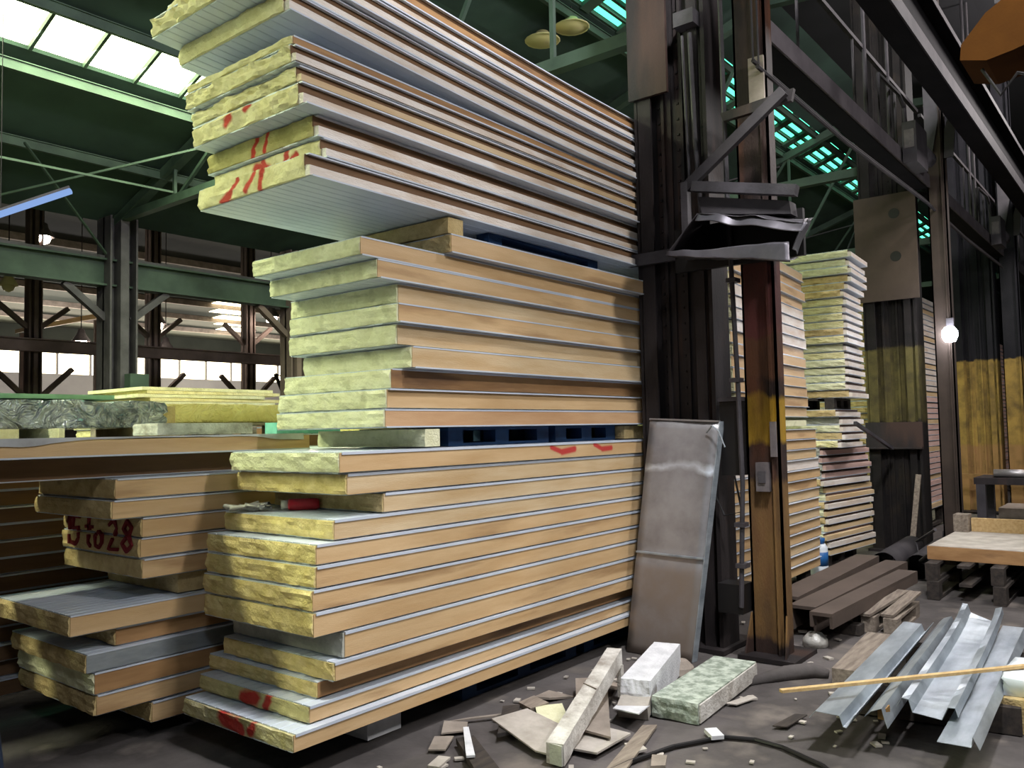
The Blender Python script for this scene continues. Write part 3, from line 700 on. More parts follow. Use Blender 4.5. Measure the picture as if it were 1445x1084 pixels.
tag(MB().box(-.0, 2.2, 0, .6, 0, .03).obj('green_board', 'palegreen', loc=(.6, 5.72, 1.86)), 'pale green board lying on the foil wrapped bundle', 'board')
for x, l, mt in ((.6, 'yellow spacer block under the foil bundle at the left edge', 'wool'), (2.3, 'short upright pale block under the foil bundle', 'wool_pale'), (2.9, 'tan block under the torn end of the foil bundle', 'wool_tan')):
    o = MB().box(0, 1.55 if x == .6 else .035 if x == 2.3 else .35, 0, .6, 0, .062).obj('spacer_block', mt, loc=(x, 5.6 if x != 2.3 else 5.4, 1.602)); tag(o, l, 'spacer block')
m = panel_core(.68, .3, .088, 98, .006); tag(m.obj('foam_block', 'dirtyfoam', loc=(2.68, 4.93, 1.602)), 'grey foam block lying on the long slab of the left stack', 'foam block')
t = crumpled('wrapped_bundle', 'yellow plastic wrapped bundle behind the long slab', 'bundle', (3.6, 7.0, 1.72), 1.5, .8, .17, 'yellow_wrap', .012, 8, nx=50)
t = crumpled('wrapped_bundle', 'yellow wrapped bundle seen through the openings of the blue pallets', 'bundle', (5.85, 6.3, 1.42), 3.6, .8, .35, 'yellow_wrap', .012, 9, nx=50)
pallet((3.6, 6.95, 1.585), 1.7, .85, .13, 'wood', 'wooden pallet under the yellow wrapped bundle')
tag(MB().box(0, .7, 0, .17, 0, .1).obj('teal_board', 'teal', loc=(4.4, 6.1, 1.602)), 'teal board end beside the yellow wrapped bundle', 'board')
# the bundles behind stand on plain stacks of boards
for k in range(14):
    z = .02+.11*k
    build_panel((3.4+random.uniform(0, .1), 6.9+random.uniform(0, .03), z), 2.3, .92, .11, liner='kraft_dark', core='wool', label='panel of the stack hidden under the yellow wrapped bundle', group='hidden panels under the yellow bundle')
for k in range(5):
    o = MB().box(0, 1.55-random.random()*.1, 0, 1.1, 0, .032).obj('loose_board', 'wool' if k % 2 else 'wool_pale', loc=(4.15+random.uniform(-.05, .1), 7.95, 1.92+.036*k), rot=(0, 0, random.uniform(-.02, .02)))
    tag(o, 'greenish board in the loose pile on the wrapped bundles, %s' % nth(k+1), 'board', 'loose greenish boards at the back')
pallet((4.1, 7.95, 1.79), 1.6, 1.1, .125, 'wood', 'wooden pallet under the loose greenish boards')
for k in range(16):
    build_panel((3.9+random.uniform(0, .1), 8.0, .03+.11*k), 2.2, .95, .11, liner='kraft_dark', core='wool', label='panel of the stack hidden under the loose greenish boards', group='hidden panels under the loose boards') if k > 13 else None
tag(MB().box(0, 2.2, 0, .95, 0, 1.55).obj('crate', 'wood_dark', loc=(3.9, 8.0, 0)), 'dark crate hidden under the loose greenish boards', 'crate')
tag(MB().box(0, 3.7, 0, .9, 0, 1.41).obj('crate', 'wood_dark', loc=(5.82, 6.3, 0)), 'dark long crate under the yellow bundle behind the nearest stack', 'crate')

# ------------------------------------------------------------------ farther stacks B, C, D, E (copies of a few panels)
def proto(L, th, liner, core, ov_up, ov_lo, lipv=.006, W=.92, sheet='sheet', groove=0.0):
    return build_panel((0, 0, -50), L, W, th, liner=liner, core=core, ov_up=ov_up, ov_lo=ov_lo, lip=lipv, rag=.02, label='x', sheet=sheet, groove=groove, recess_shade='recess_shade_dark')
def put(p, loc, yaw, label, group):
    c = copy_tree(p); c.location = loc; c.rotation_euler = (0, 0, yaw); c['label'] = label; c['group'] = group; return c
PB = [proto(2.3, .1, ln, 'wool_pale', .02, -.006) for ln in ('kraft', 'kraft_pale', 'kraft_white')]
PBu = [proto(2.3, .1, ln, 'wool_pale', .004, .018) for ln in ('kraft', 'kraft_pale', 'kraft_white')]
GB = 'panels of the stack beyond the rusty column'
order = [0, 0, 1, 0, 0, 1, 0, 1, 0, 0, 2, 1, 0]
for k in range(14):       # lower bundle
    jx = random.uniform(-.05, .06)
    put(PB[order[k % 13]], (6.44+jx, 2.9+random.uniform(-.01, .012), .15+.1*k), .018, 'panel in the lower bundle beside the rusty leg, %s' % nth(k+1), GB)
ou = [1, 0, 0, 0, 0, 0, 0, 2, 2, 2, 2, 0, 0, 0, 1]
for k in range(15):
    jx = random.uniform(-.05, .05)
    put(PBu[ou[k]], (6.42+jx, 2.80+random.uniform(-.01, .01), 1.67+.1*k), .09, 'panel in the upper bundle beside the rusty leg, %s' % nth(k+1), GB)
tag(panel_core(2.0, .8, .07, 101, .004).obj('foam_block', 'wool_pale', loc=(6.5, 2.95, 1.575)), 'foam spacer between the two bundles of the stack beside the rusty column', 'foam block')
pallet((6.5, 3.0, 0), 2.1, .85, .148, 'wood_dark', 'dark pallet on the floor under the stack beside the rusty column')
PC = [proto(.8, .083, 'kraft_white', c, -.02, .0, groove=.3) for c in ('wool_pale', 'wool', 'wool_tan', 'wool_grey')]
PCl = [proto(1.27, .083, ln, c, -.02, .0, groove=.3) for c, ln in (('wool_pale', 'kraft_pale'), ('wool_tan', 'kraft_white'), ('wool_grey', 'kraft_pink'))]
GC = 'panels of the stack with ragged ends beyond the gap'
cu = [2, 0, 0, 0, 0, 1, 0, 1, 2, 1, 1, 1, 1, 2, 2, 2, 0, 0, 0, 0]
for k in range(19):
    yj = 2.80+random.uniform(-.03, .03)-(.06 if k > 14 else 0)
    put(PC[cu[k]], (9.35+random.uniform(-.06, .06), yj, 1.88+.0845*k), random.uniform(.06, .08), 'ragged-ended panel, %s in the upper bundle of the gap stack' % nth(k+1), GC)
for k in range(19):
    hi_ = k > 13
    put((PC if hi_ else PCl)[[1, 2, 0, 3, 2][k-14] if hi_ else [0, 1, 0, 0, 1, 0, 1, 0, 0, 1, 2, 2, 2, 2][k]], (9.35+random.uniform(-.06, .07), (2.9 if hi_ else 3.1)+random.uniform(-.02, .02), .15+.0845*k), -.0 if hi_ else -.11,
        'ragged-ended panel, %s in the lower bundle of the gap stack' % nth(k+1), GC)
pallet((9.4, 2.95, 1.757), .75, .8, .12, 'wood_dark', 'dark pallet between the bundles of the ragged-ended stack', rot=.06)
pallet((9.45, 3.1, 0), 1.05, .8, .148, 'wood_dark', 'dark pallet on the floor under the ragged-ended stack')
PD = [proto(3.2, .083, ln, 'wool_tan', -.004, .0, groove=.12) for ln in ('kraft_pink', 'kraft_white', 'kraft_pale')]
for k in range(38):
    put(PD[(0 if k < 20 else 1) if k % 5 else 2], (11.75+random.uniform(-.05, .05), 2.98+random.uniform(-.015, .015), .3+.084*k), 0, 'pinkish-sided panel behind the second column, %s' % nth(k+1), 'panels behind the second column')
pallet((11.8, 3.0, .0), 3.0, .85, .298, 'wood_dark', 'tall dark pallet under the stack behind the second column')
PE = [proto(7, .083, 'kraft_pink', c, -.004, .0, groove=.12) for c in ('wool', 'wool_pale')]
for k in range(36):
    put(PE[k % 2], (16.95+random.uniform(-.05, .05), 3.1+random.uniform(-.015, .015), .3+.084*k), 0, 'pinkish-sided panel behind the third column, %s' % nth(k+1), 'panels of the farthest stack')
pallet((17, 3.1, 0), 6.8, .85, .298, 'wood_dark', 'long dark pallet under the farthest stack', nb=6)
for p in PB+PBu+PC+PCl+PD+PE:
    for c in list(p.children): bpy.data.objects.remove(c)
    bpy.data.objects.remove(p)
# bottle by stack B
t = thing('plastic_bottle', 'white and blue plastic bottle standing beside the far stack end', 'bottle', (8.93, 3.02, 0))
MB().lathe([(0, 0), (.085, 0), (.09, .03), (.09, .13), (.085, .14), (.09, .3), (.07, .34), (.0, .345)]).obj('bottle_body', 'whiteplastic', t, smooth=True)
MB().lathe([(.092, .12), (.0925, .12), (.0925, .26), (.092, .26)]).obj('label_band', 'blueplastic', t, smooth=True)
MB().lathe([(0, .345), (.06, .345), (.065, .4), (0, .405)]).obj('cap', 'blueplastic', t, smooth=True)

# ------------------------------------------------------------------ dark column row
def main_column(x, y0, y1, label, h=7.8, low_mt='dark', plates=(), dep=.36):
    t = thing('steel_column', label, 'column', (x, (y0+y1)/2, 0))
    w = y1-y0
    s = MB(); s.box(.1, .13, -w/2+.02, w/2-.02, 0, h)
    s.obj('web', low_mt, t)
    for sg in (-1, 1):
        f = MB(); f.box(0, dep, sg*w/2-.015, sg*w/2+.015, 0, h); f.box(.0, .02, sg*w/2-sg*.085-.04, sg*w/2-sg*.085+.085*.9 if sg > 0 else sg*w/2+.125, 0, h)
        f.obj('flange', low_mt, t)
    a = MB()
    for q in (-.12, .16):
        a.box(.06, .1, w*q-.012, w*q+.012, 0, h); a.box(.085, .1, w*q-.06, w*q+.06, 0, h)
    a.obj('stiffener', low_mt, t)
    r = MB()
    for q in (-.12, .16):
        for k in range(46): r.box(.074, .086, w*q+.03, w*q+.046, .2+k*.12, .216+k*.12)
    r.obj('rivets', low_mt, t)
    for (z0, z1, mt, nm) in plates:
        MB().box(-.025, .0, -w/2-.02, w/2+.02, z0, z1).obj(nm, mt, t)
    MB().box(-.08, .45, -w/2-.05, w/2+.05, .0, .03).obj('base_plate', 'dark', t)
    return t
c1 = main_column(5.6, 2.6, 3.17, 'dark sooty steel column in front of the nearest stack', plates=[], dep=.27)
MB().box(-.03, .0, .0, .33, 4.12, 5.6).obj('splice_plate', 'dark', c1)
MB().box(-.04, .0, -.05, .36, 2.83, 2.92).obj('bracket_plate', 'dark2', c1)
MB().box(-.09, .02, -.26, -.1, 4.55, 4.66).obj('bracket_plate', 'dark2', c1)
MB().tube([(-.03, -.2, 4.5), (-.03, -.22, 3.7), (-.02, -.25, 2.95)], .018, 8).obj('conduit', 'dark2', c1)
MB().tube([(-.03, -.14, 4.5), (-.02, -.16, 3.4)], .012, 8).obj('conduit', 'dark2', c1)
c2 = main_column(11.1, 2.47, 3.06, 'dark column with mottled yellow paint and brown cover plate', low_mt='rust_low2')
m = MB(); m.box(-.05, -.02, -.37, .36, 3.12, 4.45); m.obj('cover_plate', 'coverplate', c2)
for z in (4.2, 3.66):
    MB().lathe([(0, -.053), (.065, -.053), (.065, -.046), (0, -.046)], c=(0, -.12, z), axis='x', n=16).obj('round_hole', 'black', c2)
MB().box(-.04, .0, -.33, .33, 1.28, 1.6).obj('splice_plate', 'dark', c2)
MB().box(-.1, .0, -.33, .33, 1.27, 1.29).obj('ledge', 'dark', c2)
c3 = main_column(16.6, 2.42, 3.06, 'column with yellowed lower half beyond the bright lamp', low_mt='rust_low3')
c4 = main_column(22.1, 2.42, 3.06, 'farthest yellowed column at the right frame edge', low_mt='rust_low3')
def leg(x, y0, y1, label, mt, h=7.8, box=True):
    t = thing('column_leg', label, 'column', (x, (y0+y1)/2, 0)); w = (y1-y0)/2
    m = MB(); m.box(0, .02, -w, w, 0, h); m.box(0, .13, w-.015, w, 0, h); m.box(0, .13, -w, -w+.015, 0, h); m.box(-.035, 0, -w+.03, -w+.045, 0, h)
    m.obj('shaft', mt, t)
    if box:
        MB().prism([(-.14, -w-.1, 0), (-.14, w+.06, 0), (.3, w+.06, 0), (.3, -w-.1, 0)], (0, 0, .03)).obj('base_plate', 'dark', t)
        for sy in (-1, 1):
            MB().prism([(0, sy*w, 0), (-.1, sy*(w+.02), 0), (0, sy*w, .3)], (.0, sy*.012, 0)).obj('gusset', 'rust_low' if mt == 'rust_low' else 'dark', t)
    return t
l1 = leg(5.65, 2.15, 2.385, 'rusty brown and yellow column leg under the crumpled hood', 'rust_low')
MB().box(-.05, 0, -.05, .04, 1.14, 1.34).obj('switch_box', 'junction', l1)
MB().box(-.06, -.05, -.03, .02, 1.2, 1.28).obj('switch_cover', 'dark2', l1)
MB().box(-.06, -.035, -.115, -.075, 1.38, 1.62).obj('plug_strip', 'junction', l1)
l2 = leg(11.0, 2.04, 2.24, 'dark brown column leg carrying the bright lamp', 'legpaint')
leg(16.5, 2.02, 2.3, 'yellowed column leg beside the third column', 'rust_low3')
# tie between the two legs (stub below the hood)
o = thing('junction_box', 'black cable box clamped between the dark column and rusty leg', 'junction box', (5.6, 2.445, 1.25))
MB().box(-.03, .08, -.05, .1, 0, .52).obj('box_body', 'black', o)
MB().box(-.05, .1, -.055, .105, .52, .55).obj('box_lid', 'dark2', o)
MB().tube([(-.04, 0, 0), (-.05, -.05, -.25), (-.05, .08, -.28), (-.04, .17, -.1), (-.04, .18, .1)], .008, 6).obj('cable_loop', 'black', o)
t = thing('conduit_pipe', 'thin vertical conduit running up beside the rusty leg', 'pipe', (5.52, 2.4, 0))
MB().tube([(0, .01, .35), (0, -.03, 1.2), (0, -.02, 1.9), (0, .0, 2.72), (0, .01, 3.2), (.0, .02, 5.2)], .018, 8).obj('pipe', 'dark2', t)
for z in (.62, .9, 1.9, 2.6): MB().box(-.03, .06, -.04, .03, z, z+.03).obj('clamp', 'dark2', t)
tag(MB().tube([(5.5, 2.62, 1.55), (5.47, 2.56, 1.6), (5.45, 2.5, 1.56), (5.45, 2.46, 1.45)], .006, 6).obj('bent_wire', 'galv'), 'short bent wire hooked beside the top of the leaning sheet', 'wire')
for z, nm in ((.38, 'lower'), (.2, 'l')):
    pass
tag(MB().box(5.52, 5.7, 2.4, 2.58, .3, .5).obj('clamp_bracket', 'black'), 'black clamp bracket low between the dark column and rusty leg', 'bracket')

# hood and bracket between the columns
h = thing('metal_hood', 'crumpled sheet metal hood open at the front, hung on the columns', 'hood', (5.45, 2.3, 2.75))
def hl(p): return (p[0]-5.45, p[1]-2.3, p[2]-2.75)
MB().bar(hl((5.38, 2.6, 3.29)), hl((5.38, 1.87, 3.12)), .07, .07).obj('top_bar', 'dark2', h)
MB().prism([hl((5.4, 2.58, 3.22)), hl((5.4, 1.93, 3.07)), hl((5.4, 1.92, 2.98)), hl((5.4, 2.55, 3.09))], (.12, 0, 0)).obj('top_box', 'girder', h)
def crumple_sheet(n, c00, c10, c11, c01, mt, par, amp, sd, nu=26, nv=8):
    m = MB(); g = []
    c00, c10, c11, c01 = [Vector(c) for c in (c00, c10, c11, c01)]
    for i in range(nu+1):
        r = []
        for j in range(nv+1):
            u, v = i/nu, j/nv
            p = c00*(1-u)*(1-v)+c10*u*(1-v)+c11*u*v+c01*(1-u)*v
            e = Vector((noise.noise(p*7+Vector((sd, 0, 0))), noise.noise(p*7+Vector((0, sd, 0))), noise.noise(p*7+Vector((0, 0, sd)))))
            r.append(m.b.verts.new(p+e*amp))
        g.append(r)
    for i in range(nu):
        for j in range(nv): m.face([g[i][j], g[i+1][j], g[i+1][j+1], g[i][j+1]])
    o = m.obj(n, mt, par, smooth=True); md = o.modifiers.new('t', 'SOLIDIFY'); md.thickness = .004
    return o
crumple_sheet('hood_top', hl((5.14, 2.45, 3.03)), hl((5.14, 1.75, 2.85)), hl((5.6, 1.85, 2.98)), hl((5.6, 2.62, 3.1)), 'hoodm', h, .02, 1)
crumple_sheet('front_lip', hl((5.14, 2.46, 3.03)), hl((5.14, 1.74, 2.85)), hl((5.11, 1.76, 2.79)), hl((5.11, 2.47, 2.97)), 'hoodm', h, .024, 5)
crumple_sheet('hood_floor', hl((5.12, 2.7, 2.775)), hl((5.12, 1.83, 2.62)), hl((5.6, 1.95, 2.72)), hl((5.6, 2.75, 2.82)), 'hoodm', h, .014, 2)
crumple_sheet('lower_lip', hl((5.12, 2.7, 2.80)), hl((5.13, 1.85, 2.74)), hl((5.11, 1.83, 2.61)), hl((5.11, 2.7, 2.77)), 'hoodm', h, .014, 3)
crumple_sheet('hood_side', hl((5.13, 2.7, 2.785)), hl((5.14, 2.46, 3.03)), hl((5.6, 2.62, 3.1)), hl((5.6, 2.75, 2.82)), 'girder', h, .004, 4)
crumple_sheet('hood_side', hl((5.13, 1.83, 2.7)), hl((5.14, 1.75, 2.86)), hl((5.6, 1.85, 2.98)), hl((5.6, 1.95, 2.75)), 'hoodm', h, .02, 6)
MB().box(hl((5.56, 0, 0))[0], hl((5.6, 0, 0))[0], -.4, .55, -.02, .3).obj('hood_back', 'black', h)
MB().bar(hl((5.38, 2.66, 3.29)), hl((5.38, 1.93, 3.8)), .05, .07).obj('diagonal_strut', 'girder', h)
MB().prism([hl((5.42, 2.4, 3.78)), hl((5.42, 1.88, 3.82)), hl((5.42, 1.9, 3.74)), hl((5.42, 2.38, 3.72))], (.04, 0, 0)).obj('gusset_plate', 'dark', h)
MB().bar(hl((5.38, 2.66, 3.33)), hl((5.38, 2.66, 2.9)), .05, .06).obj('side_post', 'dark2', h)
tag(MB().box(5.58, 5.6, 2.14, 2.25, 3.86, 4.18).obj('lit_plate', 'board'), 'pale brown plate on the column leg above the hood', 'plate')  # lit look of the plate put into its pale colour

# leaning galvanised sheet
P0, P1, P2, P3 = Vector((5.25, 3.17, .0)), Vector((5.25, 2.66, .0)), Vector((5.53, 2.53, 1.63)), Vector((5.53, 3.08, 1.66))
t = thing('leaning_sheet', 'tall galvanised sheet with folded edge leaning on the dark column', 'metal sheet', (5.25, 2.9, 0))
off = Vector((5.25, 2.9, 0))
m = MB(); nu, nv = 8, 24; g = []
for j in range(nv+1):
    r = []
    for i in range(nu+1):
        u, v = i/nu, j/nv
        p = P0*(1-u)*(1-v)+P1*u*(1-v)+P2*u*v+P3*(1-u)*v-off
        p.x += .006*noise.noise(Vector((u*2, v*4, 1)))+(.012 if abs(v-.42) < .02 else 0)
        r.append(m.b.verts.new(p))
    g.append(r)
for j in range(nv):
    for i in range(nu): m.face([g[j][i], g[j][i+1], g[j+1][i+1], g[j+1][i]])
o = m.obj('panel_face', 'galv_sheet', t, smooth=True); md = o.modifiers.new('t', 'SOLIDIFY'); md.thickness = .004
MB().prism([P1-off, P2-off, P2-off+Vector((.05, -.01, 0)), P1-off+Vector((.05, -.01, 0))], (0, -.006, 0)).obj('folded_edge', 'galv', t)
MB().bar((P3-off)*1, (P2-off)*1, .03, .012).obj('top_edge', 'galv_dull', t)
MB().bar((P0*.58+P3*.42-off)+Vector((-.004, 0, 0)), (P1*.58+P2*.42-off)+Vector((-.004, 0, 0)), .02, .012).obj('seam', 'galv', t)

# overhead girders of the aisle
for (xa, xb), w_ in zip(((5.79, 10.98), (11.14, 16.47), (16.64, 22.0), (22.1, 29)), ('nearest to the camera', 'second bay away', 'third bay away', 'farthest bay')):
    g = thing('overhead_girder', 'lower grey overhead girder between two column legs, %s' % w_, 'girder', (xa, 2.32, 4.42)); L_ = xb-xa
    MB().box(0, L_, -.1, .1, .0, .02).obj('bottom_flange', 'near_black', g)
    MB().box(0, L_, -.115, -.095, .0, .16).obj('face_plate', 'girder_face', g)
    MB().box(0, L_, -.1, .1, .14, .16).obj('top_flange', 'near_black', g)
    MB().box(0, L_, -.02, .02, .95, .99).obj('hand_rail', 'girder', g)
    for k in range(3): MB().box(L_*(.2+.3*k), L_*(.2+.3*k)+.02, -.01, .01, .16, .95).obj('rail_post', 'girder', g)
g = thing('overhead_girder', 'upper grey overhead girder nearest the aisle roof', 'girder', (5.6, 1.7, 4.88))
MB().box(-4, 28, -.1, .1, 0, .02).obj('bottom_flange', 'near_black', g)
MB().box(-4, 28, -.115, -.095, .0, .14).obj('face_plate', 'girder', g)
MB().box(-4, 28, -.01, .01, .02, .6).obj('web', 'near_black', g)
MB().box(-4, 28, -.12, .12, .6, .63).obj('top_flange', 'near_black', g)
MB().box(-4, 28, -.13, -.12, .58, .64).obj('flange_edge', 'girder', g)
for k, (x, yl) in enumerate(((5.648, 2.27), (10.998, 2.14), (16.498, 2.16))):
    g = thing('girder_bracket', 'tapered plate bracket under the upper girder on the column leg, %s from the camera' % ['nearest', 'second', 'third'][k], 'bracket', (x, yl, 4.85))
    MB().prism([(0, .1, .0), (0, .02, .0), (0, -.34, 1.1), (0, -.5, 1.1), (0, -.5, .6), (0, -.42, .6)][:2]+[(0, -.12, .75), (0, -.12, 1.2), (0, .1, 1.2)], (-.02, 0, 0)).obj('tapered_plate', 'dark2', g)
    MB().prism([(0, -.12, .25), (0, -.2, .5), (0, -.26, .5), (0, -.2, -.1), (0, -.1, -.1)], (-.02, 0, 0)).obj('gusset_plate', 'girder', g)
for dz, dy, l in ((0, 0, 'upper cable of the pair slung along the column row'), (-.05, -.03, 'lower cable of the pair slung along the column row')):
    o = MB().tube([(5.5, 2.18+dy, 4.12+dz), (7.5, 2.18+dy, 4.1+dz), (10.6, 2.2+dy, 4.2+dz), (13, 2.2+dy, 4.16+dz), (16, 2.2+dy, 4.2+dz)], .016, 6).obj('cable', 'girder'); tag(o, l, 'cable')
for x, y, z0, l, r in ((5.45, 2.16, 4.1, 'thin wire pair hanging by the pale brown plate, left one', .008), (5.47, 2.13, 4.07, 'thin wire pair hanging by the pale brown plate, right one', .008), (8.72, 2.3, 4.58, 'tall pipe rising from the lower girder before the motor box', .022),
                  (9.6, 2.3, 4.58, 'tall pipe rising through the curved handrail', .02), (14.2, 2.3, 4.58, 'left pipe of the farther pipe pair on the girder', .02), (14.6, 2.3, 4.58, 'right pipe of the farther pipe pair on the girder', .02)):
    o = MB().tube([(x, y, z0), (x, y, 8.2)], r, 6).obj('vertical_pipe', 'girder'); tag(o, l, 'pipe')
for x, l in ((9.0, 'curved pipe handrail on the girder, nearer one'), (14.5, 'curved pipe handrail on the girder, farther one')):
    o = MB().tube([(x, 2.25, 4.58), (x+.02, 2.25, 5.2), (x+.85, 2.25, 5.24), (x+1.05, 2.25, 5.15), (x+1.1, 2.25, 4.95), (x+1.1, 2.25, 4.58)], .022, 8).obj('pipe_handrail', 'girder'); tag(o, l, 'handrail')
for x, l in ((9.75, 'dark motor box with a pale plate on the girder, nearer one'), (15.2, 'dark motor box with a pale plate on the girder, farther one')):
    g = thing('motor_box', l, 'motor', (x, 2.13, 4.38)); MB().box(-.15, .35, -.09, .05, .0, .45).obj('housing', 'dark2', g); MB().box(-.16, -.15, -.07, .03, .16, .36).obj('pale_plate', 'junction', g)
    MB().lathe([(0, .0), (.1, 0), (.1, .3), (0, .3)], axis='x').obj('drum', 'dark2', g, loc=(.36, -.02, .22), smooth=True)
# orange machine part at the top right corner
g = thing('crane_housing', 'dull orange curved steel housing in the top right corner', 'crane part', (6.1, .8, 4.17))
pts = [(0, .21, -.19), (0, .2, -.09), (0, .05, .08), (0, -.02, .12), (0, -.2, .25), (0, -.6, .4), (0, -.6, -.1), (0, -.3, -.16), (0, -.1, -.21), (0, .06, -.235)]
MB().prism(pts, (.5, 0, 0)).obj('shell', 'orange', g)
MB().bar((.2, 0, .2), (.2, 0, 4.0), .04, .04).obj('hanger', 'dark', g)
MB().tube([(.1, .1, -.25), (.1, .0, -.45), (.1, -.1, -.33), (.1, -.25, -.4)], .012, 6).obj('cable', 'black', g)
# bright lamp on the second leg
g = thing('work_lamp', 'glaring white work lamp on the second column leg', 'lamp', (10.93, 2.06, 2.62))
MB().lathe([(0, -.09), (.06, -.08), (.085, -.02), (.085, .04), (.05, .09), (0, .1)], n=18).obj('bulb', E_BULBW, g, smooth=True)
MB().box(.03, .08, -.04, .04, .08, .2).obj('holder', 'dark2', g)
l = bpy.data.lights.new('work_lamp_light', 'POINT'); l.energy = 12; l.color = (.9, .93, 1); l.shadow_soft_size = .09
lo = bpy.data.objects.new('work_lamp_light', l); COL.objects.link(lo); lo.location = (10.8, 2.02, 2.62)
tag(MB().bar((10.98, 2.6, .01), (11.06, 2.5, .96), .06, .03, up=(1, 0, 0)).obj('leaning_plank', 'wood'), 'short grey plank leaning on the mottled yellow column', 'plank')
tag(MB().bar((9.35, 2.72, 1.6), (10.9, 2.75, 1.28), .035, .035).obj('prop_bar', 'dark2'), 'steel bar sloping from the ragged stack to the second column', 'bar')

# ------------------------------------------------------------------ right foreground: galvanised profiles, wood, cart
def profile(p, q, sec, label, mt='galv', sd=1, amp=.004, curl=0.0, name='galvanised_profile'):
    p = Vector(p); q = Vector(q); d = q-p; L = d.length; dn = d.normalized(); sdv = dn.cross(Vector((0, 0, 1))).normalized(); u = Vector((0, 0, 1))
    m = MB(); rows = []; n = 22
    for i in range(n+1):
        f = i/n; r = []
        for k, (a, b) in enumerate(sec):
            e = amp*noise.noise(Vector((f*7, k*1.3, sd)))
            r.append(d*f+sdv*(a+e)+u*(b+e*1.5+curl*(f**6)*(1 if abs(a) > .06 else .3)))
        rows.append(r)
    m.loft(rows, caps=False, closed=False)
    o = m.obj(name, mt, loc=p); md = o.modifiers.new('t', 'SOLIDIFY'); md.thickness = .0025
    return tag(o, label, 'steel profile', 'loose galvanised profiles on the floor')
profile((4.16, 1.37, .2), (6.27, 1.47, .22), [(-.115, -.035), (-.085, 0), (.03, 0), (.045, -.05), (.06, -.052), (.1, .015)], 'leftmost galvanised steel profile, hat shaped, beside the wood block', sd=2)
profile((4.28, 1.21, .18), (6.49, 1.325, .2), [(-.05, .0), (-.02, .03), (.03, .05), (.045, .0), (.055, -.04)], 'narrow rust-ended galvanised profile, second from the left', sd=3, amp=.01)
profile((4.44, 1.01, .18), (6.62, 1.13, .2), [(-.14, .03), (-.115, .075), (-.085, .07), (-.07, .01), (.06, .0), (.085, .06), (.12, .065), (.13, .02)], 'wide galvanised tray profile with curled ends in the middle', sd=4, amp=.012, curl=.05)
profile((4.16, .83, .17), (6.6, .92, .2), [(-.085, .0), (.05, .0), (.058, .045), (.085, -.005)], 'rightmost flat galvanised profile with one raised edge', sd=5)
tag(MB().box(-.02, .05, -.025, .015, -.01, .045).obj('rusty_flake', 'rust_low3', loc=(4.36, 1.2, .17)), 'rusty end piece on the narrow galvanised profile', 'rusty scrap')
tag(MB().bar((4.15, 1.62, .27), (5.28, .66, .29), .03, .015).obj('wood_lath', 'wood_new'), 'long thin pale lath lying across the galvanised profiles', 'lath')
tag(MB().bar((5.30, 1.66, .05), (6.35, 1.74, .05), .16, .1).obj('wood_block', 'wood'), 'grey wood beam on the floor left of the galvanised profiles', 'wood beam')
for x, l in ((4.9, 'dark wood bearer under the near ends of the profiles'), (6.0, 'dark wood bearer under the far ends of the profiles')):
    tag(MB().bar((x, 1.48, .07), (x+.12, .7, .07), .12, .135).obj('wood_bearer', 'wood_dark'), l, 'wood bearer')
tag(MB().box(0, .4, -.4, 0, 0, .17).obj('foam_block', 'wool_tan', loc=(5.0, .8, 0)), 'tan foam block at the right frame edge under the white bag', 'foam block')
t = crumpled('white_bag', 'white bag lying on the foam block at the right frame edge', 'bag', (5.05, .42, .172), .42, .36, .1, 'whiteplastic', .02, 13, nx=14)
# brown beams and wood scraps beyond the rusty leg
for i, (p, q, w, hh, l) in enumerate((((6.55, 2.50, .17), (9.0, 2.55, .17), .22, .16, 'grey-brown steel beam nearest the far stack on the floor'), ((6.3, 2.27, .14), (8.7, 2.2, .16), .2, .2, 'grey-brown steel beam in the middle of the floor bundle'), ((6.05, 2.05, .2), (8.2, 1.98, .2), .16, .12, 'grey-brown steel channel nearest the wood scraps'))):
    t = thing('steel_beam', l, 'beam', p); pp = Vector(p); qq = Vector(q)-pp
    MB().bar((0, 0, hh/2-.012), qq+Vector((0, 0, hh/2-.012)), w, .025).obj('top_flange', 'brownplate', t)
    MB().bar((0, -w/2+.01, 0), qq+Vector((0, -w/2+.01, 0)), .02, hh-.03).obj('side_web', 'brownplate', t)
    MB().bar((0, w/2-.01, 0), qq+Vector((0, w/2-.01, 0)), .02, hh-.03).obj('side_web', 'brownplate', t)
for x, l in ((6.6, 'dark bearer under the near end of the brown beams'), (8.0, 'dark bearer under the far end of the brown beams')):
    tag(MB().box(x, x+.12, 1.95, 2.62, 0, .075 if x < 7 else .085).obj('wood_bearer', 'wood_dark'), l, 'wood bearer')
t = pallet((6.75, 1.72, 0), .8, .42, .12, 'wood', 'small broken grey pallet beside the brown beams', rot=.03, nb=2, nd=3)
for i, (p, q, l) in enumerate((((6.72, 1.95, .135), (7.5, 1.85, .2), 'grey board scrap lying on the small broken pallet, left one'), ((6.78, 1.8, .135), (7.5, 1.76, .2), 'grey board scrap lying on the small broken pallet, right one'))):
    tag(MB().bar(p, q, .09, .02).obj('board_scrap', 'wood'), l, 'board')
